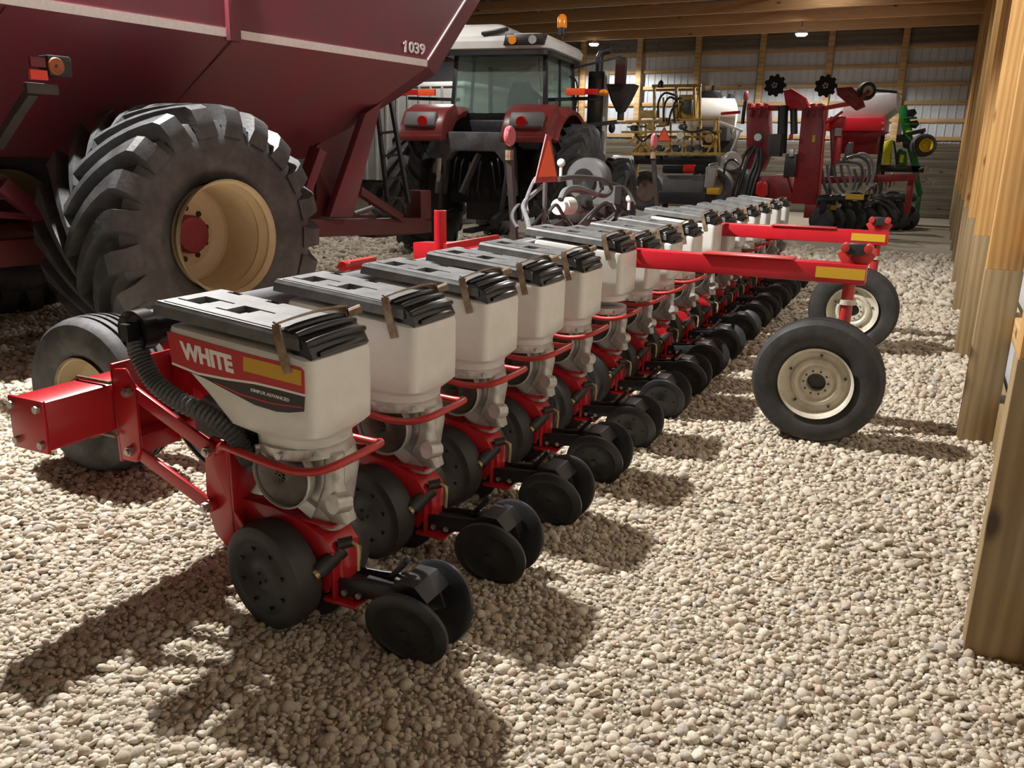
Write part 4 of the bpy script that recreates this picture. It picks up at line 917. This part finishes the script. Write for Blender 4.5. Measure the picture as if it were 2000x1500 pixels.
MB().bb(mq.x-.08, mq.x+.08, 1.543, 1.549, mq.z-.19, mq.z+.19).build('mirror_glass', 'mirror_glass', tr)
tq = TF.at(1214, 190, y=1.9)
MB().loft([rrect(tq.x-.07, tq.x+.07, 1.8, 2.0, .05, tq.z-.24, 3), rrect(tq.x-.16, tq.x+.16, 1.72, 2.08, .05, tq.z-.05, 3), rrect(tq.x-.24, tq.x+.26, 1.65, 2.15, .05, tq.z+.20, 3)]).cyl((tq.x, 1.9, tq.z-.38), (tq.x, 1.9, tq.z-.22), .06).build('air_cleaner', 'dark_iron', tr, 0, 40)
MB().bar((.8, 1.6, 2.1), TF.at(1205, 238, y=1.8), .06, .07).build('grab_arm', 'black_steel', tr)
hq = TF.at(1195, 250, y=1.8); MB().ball(hq, .06, sc=(1, 1, 1.5)).build('hook', 'black_plastic', tr)
MB().tube([(.80, 1.2, 2.35), (.93, 1.2, 2.45), (.93, 1.2, 2.8), (.80, 1.2, 2.9)], .015, 8, 4).build('grab_rail', 'black_plastic', tr)
# ================================================================== machines further back
class Far:
    """a machine standing about the distance Y; parts are set out on planes of known depth"""
    def __init__(s, name, label, cat, px, py, Y):
        b = at(px, py, y=Y); s.b = Vector((b.x, Y, 0)); s.Y = Y
        s.e = empty(name, s.b); tag(s.e, label, cat)
    def p(s, px, py, dy=0): return at(px, py, y=s.Y+dy) - s.b
    def k(s, px, py, dy=0): return (at(px+1, py, y=s.Y+dy)-at(px, py, y=s.Y+dy)).length*.9
    def bar(s, name, m, x0, y0, x1, y1, w, dy=0, d=None, bev=.006, sub=None):
        k = s.k((x0+x1)/2, (y0+y1)/2, dy); a, b = s.p(x0, y0, dy), s.p(x1, y1, dy)
        up = Vector((1, 0, 0)) if abs((b-a).normalized().z) > .7 else Vector((0, 0, 1))
        t = (b-a).normalized(); side = Vector((0, 1, 0)); u = side.cross(t)
        return MB().bar(a, b, d or w*k, w*k, u).build(name, m, sub or s.e, bev)
    def box(s, name, m, x0, y0, x1, y1, dy=0, d=.3, bev=.01):
        a, b = s.p(x0, y1, dy), s.p(x1, y0, dy)
        return MB().bb(a.x, b.x, dy-d/2, dy+d/2, a.z, b.z).build(name, m, s.e, bev)
    def poly(s, name, m, pts, dy=0, d=.3, bev=.01):
        return MB().prism([(s.p(*q, dy).x, s.p(*q, dy).z) for q in pts], dy-d/2, dy+d/2).build(name, m, s.e, bev)
    def leg(s, name, m, px, py, wd=.12, dy=0):
        a = s.p(px, py, dy); return MB().bar(a, (a.x, a.y, 0), wd, wd).build(name, m, s.e, .005)
    def tube(s, name, m, pts, w, smooth=5, n=8):
        P = [s.p(q[0], q[1], q[2] if len(q) > 2 else 0) for q in pts]; k = s.k(pts[0][0], pts[0][1])
        return MB().tube(P, w*k/2, n, smooth).build(name, m, s.e)
    def wheel(s, name, m, px, py, r, dy=0, w=.2, prof=None, yaw=0):
        c = s.p(px, py, dy); R = r*s.k(px, py, dy)
        if not yaw: MB().lathe([(-w*.3, R*.56), (-w*.1, R*.5), (-w*.05, 0), (w*.1, 0), (w*.3, R*.56)], n=28, cap=False).build(name+'_rim', 'rim_brown', s.e, 0, 30, c, (0, 0, PI/2))
        return rib_tyre(R, w, R*.56, 40, 3).build(name, m, s.e, 0, 30, c, (0, 0, PI/2+yaw)), c, R
# ------------------------------------------------ red folded planter
A = Far('folded_planter', 'tall red planter folded upright with two notched black discs on top', 'planter', 1560, 420, 21.0)
def disc(px, py, r, dy):
    R = r*A.k(px, py, dy); c = A.p(px, py, dy); pts = []
    for k in range(80):
        a = 2*PI*k/80; q = math.cos(9*a); rr = R*(1 - (.17 if q < -.35 else .10 if q < 0 else 0)); pts.append((c.x+rr*math.cos(a), c.z+rr*math.sin(a)))
    o = MB().prism(pts, c.y-.012, c.y+.012).build('notched_disc', 'matt_black', A.e)
    MB().cyl((c.x, c.y-.08, c.z), (c.x, c.y+.05, c.z), R*.30, n=16).build('disc_hub', 'black_steel', o)
    m = MB()
    for k in range(5):
        a = 2*PI*k/5+.5; m.cyl((c.x+R*.19*math.cos(a), c.y-.10, c.z+R*.19*math.sin(a)), (c.x+R*.19*math.cos(a), c.y-.07, c.z+R*.19*math.sin(a)), .018, n=6)
    m = m.build('hub_bolts', 'steel', o); m['kind'] = 'stuff'
disc(1514, 167, 24, -.3); disc(1613, 168, 25, -.3)
A.poly('fold_tower', 'deep_red', [(1462, 212), (1504, 207), (1506, 300), (1490, 335), (1462, 330)], .3, .5)
A.poly('fold_tower', 'deep_red', [(1570, 212), (1612, 207), (1606, 300), (1598, 398), (1548, 396), (1562, 300)], 0, .55)
A.poly('tower_edge', 'handle_red', [(1612, 207), (1616, 210), (1608, 310), (1601, 398), (1597, 398), (1604, 300)], -.3, .06)
for x0 in (1468, 1484, 1500, 1576, 1590, 1604):
    A.box('pivot_pin', 'handle_red', x0-5, 203, x0+5, 214, 0 if x0 > 1550 else .3, .6, .02)
    A.box('pivot_ear', 'deep_red', x0-4, 214, x0+3, 228, (0 if x0 > 1550 else .3)-.28, .06)
A.box('cross_tube', 'deep_red', 1500, 206, 1575, 216, .2, .3)
A.poly('marker_arm', 'bright_red', [(1532, 178), (1548, 174), (1575, 192), (1580, 206), (1560, 214), (1536, 205)], -.15, .25)
A.poly('marker_arm', 'deep_red', [(1634, 172), (1664, 170), (1682, 186), (1690, 208), (1672, 216), (1650, 198), (1636, 186)], -.15, .25)
A.bar('marker_boom', 'handle_red', 1606, 212, 1668, 201, 9, -.1, .2); A.bar('fold_brace', 'handle_red', 1610, 243, 1646, 218, 5, -.25, .1)
o, c, R = A.wheel('guide_tyre', 'rubber', 1692, 178, 21, -.2, .18, yaw=.5)
MB().lathe([(-.09, R*.56), (-.06, R*.5), (-.02, R*.3), (-.02, 0), (.05, 0), (.09, R*.56)], n=28, cap=False).build('guide_rim', 'rim_white', A.e, 0, 30, c, (0, 0, PI/2+.5))
A.bar('wheel_fork', 'deep_red', 1668, 208, 1698, 176, 9, -.38, .08); A.bar('wheel_fork', 'deep_red', 1655, 190, 1676, 210, 12, -.2, .2)
A.tube('boom_cylinder', 'black_steel', [(1706, 176, -.1), (1730, 178, -.1), (1752, 180, -.1)], 6); A.tube('cylinder_rod', 'steel', [(1750, 180, -.1), (1762, 186, -.1)], 3)
# black cylinders and gear between the towers
A.tube('seed_tower', 'black_steel', [(1530, 206, -.1), (1528, 260, -.1), (1526, 300, -.1)], 22, 3, 16); A.tube('seed_tower', 'hose_grey', [(1550, 212, 0), (1551, 262, 0)], 16, 3, 16)
A.box('valve_block', 'dark_iron', 1500, 262, 1530, 305, -.2, .4); A.box('valve_block', 'black_steel', 1532, 300, 1560, 345, -.15, .35)
A.tube('work_lamp', 'black_plastic', [(1482, 268, -.35), (1482, 268, -.2)], 24, 0, 18); A.tube('lamp_glass', 'tank_white', [(1480, 268, -.42), (1480, 268, -.34)], 16, 0, 18)
A.box('filter_can', 'cast_alu', 1541, 290, 1552, 306, -.4, .12, .02); A.box('filter_can', 'bright_red', 1541, 262, 1549, 272, -.4, .1, .02)
A.poly('lower_frame', 'deep_red', [(1478, 345), (1540, 340), (1556, 392), (1500, 396), (1472, 388)], .1, .7)
A.box('tower_foot', 'deep_red', 1572, 396, 1612, 424, 0, .5)
A.poly('gear_guard', 'tail_red', [(1478, 358), (1490, 350), (1500, 358), (1500, 380), (1488, 388), (1476, 378)], -.35, .1)
for q in ([(1474, 288), (1462, 310), (1450, 345), (1438, 392)], [(1482, 290), (1474, 320), (1462, 350), (1452, 392)], [(1468, 285), (1455, 300), (1444, 330), (1430, 385)], [(1488, 290), (1484, 330), (1474, 360), (1465, 394)], [(1478, 286), (1480, 320), (1470, 350), (1458, 392)]):
    A.tube('hose_bundle', 'black_plastic', [(x, y, -.2-.05*i) for i, (x, y) in enumerate(q)], 8)
# lift ram and hoses right of the main tower
A.box('ram_mount', 'bright_red', 1620, 228, 1652, 250, .1, .3); A.box('ram_plate', 'trailer_grey', 1630, 250, 1645, 266, -.2, .1)
A.bar('lift_ram', 'bright_red', 1640, 264, 1634, 318, 12, -.05, .2); A.bar('lift_ram', 'deep_red', 1625, 245, 1628, 330, 8, .1, .2)
A.poly('hose_arm', 'grey_iron', [(1652, 290), (1658, 278), (1668, 278), (1664, 300), (1654, 316), (1648, 312)], .1, .15, .02)
for k, q in enumerate(([(1616, 322), (1618, 345), (1626, 368), (1642, 384)], [(1628, 322), (1632, 345), (1642, 368), (1650, 376)], [(1642, 322), (1646, 345), (1654, 366)], [(1655, 322), (1660, 340), (1662, 360)],
                       [(1632, 318), (1655, 316), (1680, 322), (1684, 345), (1676, 365)], [(1645, 312), (1672, 305), (1694, 316), (1698, 340), (1692, 362)], [(1660, 310), (1684, 300), (1702, 312), (1706, 340), (1702, 356)],
                       [(1605, 330), (1610, 360), (1622, 392)], [(1668, 330), (1672, 350), (1664, 372)], [(1690, 330), (1684, 355), (1670, 375)])):
    A.tube('air_hose', 'hose_grey' if k % 3 else 'pipe_grey', [(x, y, -.1-.1*(k % 3)) for x, y in q], 6.5)
for k in range(7):
    x, y = 1690+k*8, 378-k*5; A.tube('seed_hose', 'hose_grey' if k % 2 else 'strap_tan', [(x, y, .2+.1*k), (x+5, y-9, .2+.1*k), (x+9, y+2, .25+.1*k), (x+6, y+14, .25+.1*k)], 5)
A.bar('rear_toolbar', 'deep_red', 1600, 352, 1790, 346, 16, .6, .25); A.box('end_bracket', 'deep_red', 1764, 352, 1786, 418, .9, .25)
A.box('yellow_label', 'yellow_decal', 1651, 380, 1688, 389, -.42, .03, 0); A.box('yellow_label', 'yellow_decal', 1586, 264, 1593, 278, -.30, .02, 0)
A.box('yellow_label', 'machine_yellow', 1620, 392, 1636, 410, -.3, .05)
for k in range(9):     # gauge wheels and openers along the red planter's rear row
    x, y = 1606+k*21, 418-k*1.5; dy = -.5+k*.32; c = A.p(x, y, dy); R = .30
    MB().lathe([(-.05, .0), (-.055, .2), (-.05, .27), (-.03, .30), (.03, .30), (.05, .27), (.05, 0)], n=28).build('press_wheel', 'rubber', A.e, 0, 35, (c.x, c.y, R), (0, 0, 1.2))
    MB().box((c.x, c.y, .62), (.12, .25, .35), RX(.4)).cyl((c.x-.15, c.y-.1, .75), (c.x+.12, c.y, .8), .10, n=12).build('opener_body', 'black_steel', A.e, .01)
for q in ([(1690, 400), (1712, 388), (1740, 396), (1758, 418)], [(1688, 406), (1712, 394), (1734, 404), (1746, 425)]): A.tube('press_tyre_rim', 'dark_iron', [(x, y, -.6) for x, y in q], 5)
# ------------------------------------------------ seed cart with silver hopper
B = Far('seed_cart', 'silver seed hopper on a bright red box behind the folded planter', 'seed cart', 1690, 420, 23.6)
B.poly('hopper', 'silver_hopper', [(1660, 200), (1700, 188), (1757, 184), (1754, 216), (1726, 236), (1650, 237), (1648, 222)], 0, 1.6, .05)
B.box('red_box', 'bright_red', 1622, 233, 1734, 258, -.1, 1.9, .02)
B.box('under_frame', 'deep_red', 1630, 258, 1720, 300, 0, 1.2); B.poly('box_brace', 'deep_red', [(1640, 258), (1740, 258), (1700, 275), (1640, 280)], -.95, .05)
for x in (1634, 1725):
    B.leg('leg', 'black_steel', x, 258, .1, .5)
    for y in (240, 252): q = B.p(x if x < 1700 else 1724, y, -1.06); MB().cyl(q, q+Vector((0, .03, 0)), .03, n=8).build('bolt', 'steel', B.e)
B.wheel('cart_tyre', 'rubber', 1670, 398, 27, .3, .3); B.wheel('cart_tyre', 'rubber', 1742, 396, 27, .6, .3)
# ------------------------------------------------ green implement
Gm = Far('green_planter', 'green folded planter wing with yellow wheel by the back corner', 'planter', 1780, 420, 25.0)
for (x0, y0, x1, y1, w_) in ((1762, 208, 1774, 262, 20), (1772, 258, 1790, 330, 17), (1786, 325, 1797, 380, 13)): Gm.bar('wing_beam', 'green', x0, y0, x1, y1, w_, 0, .3)
for y in (232, 244, 258): Gm.bar('beam_clamp', 'lime' if y == 258 else 'green', 1760+(y-208)*.2, y, 1786+(y-208)*.2, y-2, 4, -.1, .36)
for (x, y) in ((1781, 221), (1786, 243), (1760, 270), (1772, 282)): Gm.poly('row_bracket', 'latch_black', [(x-9, y-6), (x+6, y-8), (x+10, y), (x+2, y+8), (x-8, y+6)], -.15, .25, .01)
o, c, R = Gm.wheel('tyre', 'rubber', 1803, 284, 27, -.5, .42, yaw=.35)
MB().lathe([(-.20, R*.57), (-.21, R*.6), (-.18, R*.54), (-.05, R*.45), (-.02, R*.2), (-.06, R*.12), (-.06, 0), (.1, 0), (.20, R*.57)], n=32, cap=False).build('rim', 'rim_yellow', Gm.e, 0, 30, c, (0, 0, PI/2+.35))
Gm.bar('wheel_leg', 'black_steel', 1772, 262, 1808, 254, 9, -.35, .15); Gm.bar('wheel_leg', 'black_steel', 1800, 256, 1806, 282, 8, -.3, .12)
Gm.poly('seed_hopper', 'lime', [(1722, 296), (1730, 276), (1744, 272), (1742, 300), (1722, 304)], -.2, .4, .02); Gm.box('seed_hopper', 'lime', 1692, 292, 1706, 302, -.2, .35)
Gm.box('hopper_lid', 'lime', 1724, 300, 1742, 322, -.1, .4, .03); Gm.poly('chain_guard', 'green', [(1748, 302), (1758, 290), (1770, 296), (1772, 322), (1750, 326)], -.1, .3, .02)
Gm.box('chain_guard', 'lime', 1756, 302, 1766, 318, -.28, .05)
Gm.box('toolbar', 'latch_black', 1716, 324, 1806, 335, 0, .3); Gm.bar('frame_tube', 'black_steel', 1706, 296, 1728, 268, 4, -.3, .08); Gm.bar('frame_tube', 'black_steel', 1746, 275, 1752, 322, 4, -.3, .08)
for q in ([(1795, 330), (1808, 326), (1818, 334)], [(1798, 345), (1812, 348), (1822, 362)], [(1796, 352), (1806, 356), (1812, 350)]): Gm.tube('tine', 'cast_alu', [(x, y, -.2) for x, y in q], 4)
Gm.leg('stand', 'green', 1797, 372); Gm.leg('stand', 'black_steel', 1725, 330, .1)
# ------------------------------------------------ yellow applicator
Yl = Far('yellow_applicator', 'yellow folded field applicator with an orange triangle on its frame', 'applicator', 1320, 400, 21.5)
def yb(x0, y0, x1, y1, w_, dy=0, m='machine_yellow'): return Yl.bar('frame_bar', m, x0, y0, x1, y1, w_, dy, None, .004)
for b_ in ((1274, 168, 1370, 167, 6, .1), (1276, 176, 1368, 175, 5, .5), (1278, 166, 1278, 236, 5, .1), (1321, 168, 1321, 236, 6, .1), (1356, 168, 1357, 236, 5, .1), (1367, 168, 1367, 240, 5, .4), (1296, 190, 1296, 240, 4, .3),
           (1222, 238, 1405, 232, 5, 0), (1214, 258, 1408, 257, 5, -.1), (1238, 268, 1402, 267, 5, .2), (1244, 285, 1400, 286, 5, .1), (1214, 301, 1414, 301, 6, -.2), (1226, 248, 1300, 246, 4, .3),
           (1246, 238, 1246, 301, 5, .1), (1262, 240, 1260, 300, 5, .3), (1276, 236, 1277, 300, 5, -.1), (1310, 240, 1310, 300, 4, .3), (1337, 236, 1337, 302, 5, .2), (1352, 232, 1352, 302, 5, 0), (1368, 236, 1368, 302, 5, .2), (1396, 232, 1397, 302, 5, 0),
           (1224, 280, 1262, 256, 4, -.1), (1232, 300, 1258, 272, 4, .0), (1380, 300, 1400, 268, 4, .0), (1300, 300, 1330, 270, 4, .3), (1405, 300, 1402, 236, 4, .2)): yb(*b_)
Yl.box('drive_box', 'machine_yellow', 1328, 186, 1362, 232, .3, .5, .02); Yl.box('drive_box', 'machine_yellow', 1254, 216, 1284, 230, .2, .4); Yl.box('drive_box', 'machine_yellow', 1290, 230, 1304, 246, .0, .3)
Yl.box('drive_box', 'dark_iron', 1335, 195, 1354, 222, .0, .2, .02)
for x, y, r_ in ((1252, 292, 7), (1268, 288, 8), (1286, 290, 6), (1345, 290, 7), (1362, 288, 6), (1318, 290, 7), (1235, 250, 6), (1268, 248, 7), (1330, 248, 6), (1384, 270, 9)):
    q = Yl.p(x, y, -.1); MB().cyl(q, q+Vector((.05, .2, 0)), r_*.012, n=12).build('roller', 'dark_iron' if x % 4 else 'machine_yellow', Yl.e)
for q in ([(1286, 230), (1286, 200), (1298, 182), (1318, 186)], [(1296, 238), (1298, 205), (1308, 190), (1322, 196)], [(1318, 240), (1316, 205), (1328, 190)], [(1305, 245), (1312, 215), (1324, 205)], [(1240, 262), (1255, 275), (1275, 262), (1300, 275)], [(1330, 250), (1350, 258), (1380, 252), (1400, 262)]): Yl.tube('spray_hose', 'black_plastic', [(x, y, -.15) for x, y in q], 4.5)
Yl.poly('slow_vehicle_sign', 'smv_border', [(1282, 277), (1311, 277), (1299, 249), (1296, 249)], -.30, .02, 0); Yl.poly('sign_face', 'orange', [(1285, 275), (1308.5, 275), (1298, 253), (1297, 253)], -.32, .02, 0)
q = Yl.p(1328, 265, -.3); MB().cyl(q, q+Vector((0, .05, 0)), .085, n=20).build('round_plate', 'tank_white', Yl.e)
q = Yl.p(1291, 163, .1); MB().lathe([(-.1, .08), (.02, .07), (.10, .0)], q, RY(-PI/2), 12).build('beacon', 'latch_black', Yl.e)
Yl.box('axle_beam', 'latch_black', 1232, 304, 1404, 320, .4, .5); Yl.wheel('tyre', 'rubber', 1262, 372, 42, 1.0, .4); Yl.wheel('tyre', 'rubber', 1394, 366, 42, 1.0, .4)
for x in (1242, 1396): Yl.bar('axle_post', 'machine_yellow', x, 300, x, 345, 8, .6, .15)
Yl.tube('marker_pole', 'black_plastic', [(1456, 198, -.2), (1453, 216, -.2), (1450, 242, -.2)], 8, 3, 12); q = Yl.p(1457, 188, -.2); MB().ball(q, .085, sc=(.8, .8, 1.5)).build('marker_lens', 'pink_reflector', Yl.e)
Yl.bar('marker_arm', 'tail_red', 1408, 222, 1446, 219, 6, -.2, .06); Yl.bar('support_arm', 'cab_white', 1405, 238, 1450, 256, 5, -.1, .08); Yl.bar('support_arm', 'cab_white', 1426, 300, 1446, 256, 4, -.1, .08)
# ------------------------------------------------ liquid tank and dark cab behind
Tk = Far('liquid_tank', 'white liquid tank with dark cab roof beyond the yellow applicator', 'tank', 1390, 400, 24.5)
q = Tk.p(1388, 228); q2 = Tk.p(1408, 228); MB().lathe([(-.7, .0), (-.68, .35), (-.6, .5), (.6, .5), (.68, .35), (.7, 0)], q, RZ(.4), 28).build('tank', 'tank_plastic', Tk.e)
Tk.poly('cab', 'dark_roof', [(1369, 180), (1398, 178), (1410, 190), (1410, 212), (1394, 214), (1378, 202), (1369, 202)], .8, .8, .03); Tk.box('cab_window', 'wall_panel', 1412, 190, 1422, 216, .7, .5)
Tk.box('cab_pillar', 'black_steel', 1423, 184, 1432, 222, .7, .5); Tk.box('beacon', 'latch_black', 1390, 167, 1396, 178, .7, .1)
Tk.box('chassis', 'dark_iron', 1370, 250, 1430, 275, 0, 1.2); Tk.wheel('tyre', 'rubber', 1384, 362, 42, .2, .4); Tk.wheel('tyre', 'rubber', 1432, 360, 42, .5, .4)
Tk.box('axle_frame', 'dark_iron', 1375, 270, 1438, 300, .2, .5)
Tk.leg('axle_leg', 'dark_iron', 1384, 275, .2, .2); Tk.leg('axle_leg', 'dark_iron', 1432, 275, .2, .5)
# ------------------------------------------------ grey header
H = Far('grain_header', 'low dark grey header with black drum in front of the yellow applicator', 'header', 1350, 400, 18.6)
H.poly('back_sheet', 'header_grey', [(1300, 342), (1384, 342), (1382, 378), (1296, 378)], .2, .3); H.box('lower_beam', 'black_steel', 1290, 378, 1400, 396, .1, .5)
a, b = H.p(1296, 331, .0), H.p(1384, 331, 0); MB().cyl(a, b, .085, n=18).build('drum', 'latch_black', H.e); a, b = H.p(1336, 330, -.02), H.p(1358, 330, -.02); MB().cyl(a, b, .092, n=18).build('drum_band', 'tail_red', H.e)
H.poly('end_sheet', 'trailer_grey', [(1380, 326), (1402, 322), (1394, 366), (1376, 366)], -.1, .12); H.tube('end_rail', 'steel', [(1384, 336, -.3), (1386, 322, -.3), (1404, 319, -.3)], 4)
H.box('yellow_box', 'yellow_decal', 1382, 367, 1407, 379, -.3, .25, .02); H.box('cover', 'cab_white', 1199, 304, 1234, 322, .8, .4, .05)
q = H.p(1430, 314, .3); MB().lathe([(-.16, .0), (-.16, .18), (.16, .2), (.16, 0)], q, RZ(PI/2+.4), 24).build('blower', 'silver_hopper', H.e); H.tube('blower_belt', 'latch_black', [(1414, 340, 0), (1418, 318, 0), (1432, 312, 0), (1445, 322, 0)], 5)
for x in (1300, 1395): H.leg('stand', 'black_steel', x, 385, .12, .2)
H.leg('cover_post', 'black_steel', 1216, 320, .1, .8)
# ------------------------------------------------ pale trailer behind the cart
Tr = Far('box_trailer', 'pale grey trailer with dark curved tarp roof behind the tractor', 'trailer', 820, 420, 17.0)
a, b = Tr.p(700, 262, 0), Tr.p(905, 168, 0)
MB().bb(a.x, b.x, 0, 2.4, .95, b.z).build('trailer_side', 'trailer_grey', Tr.e, .01)
MB().bb(a.x-.03, b.x+.03, -.03, 2.43, b.z, b.z+.10).build('top_rail', 'cab_white', Tr.e, .01)
pr = [(2.4*t, b.z+.1+.55*math.sin(PI*t)) for t in np.linspace(0, 1, 13)]
MB().prism(pr, a.x, b.x, 'yz').build('tarp_roof', 'dark_roof', Tr.e)
MB().bb(a.x+.1, b.x-.1, .2, 2.2, .75, .95).build('chassis', 'black_steel', Tr.e)
for x in (a.x+.6, a.x+1.6, b.x-.8): rib_tyre(.5, .5, .28, 40, 4).build('tyre', 'rubber', Tr.e, 0, 30, (x, .35, .5), (0, 0, PI/2)); MB().cyl((x, .1, .5), (x, 2.2, .5), .08).bb(x-.06, x+.06, .3, 2.1, .5, .8).build('axle', 'black_steel', Tr.e)
for t in np.linspace(.08, .92, 9): x = a.x+(b.x-a.x)*t; MB().bb(x-.025, x+.025, -.03, .02, .95, b.z).build('side_rib', 'trailer_grey', Tr.e)
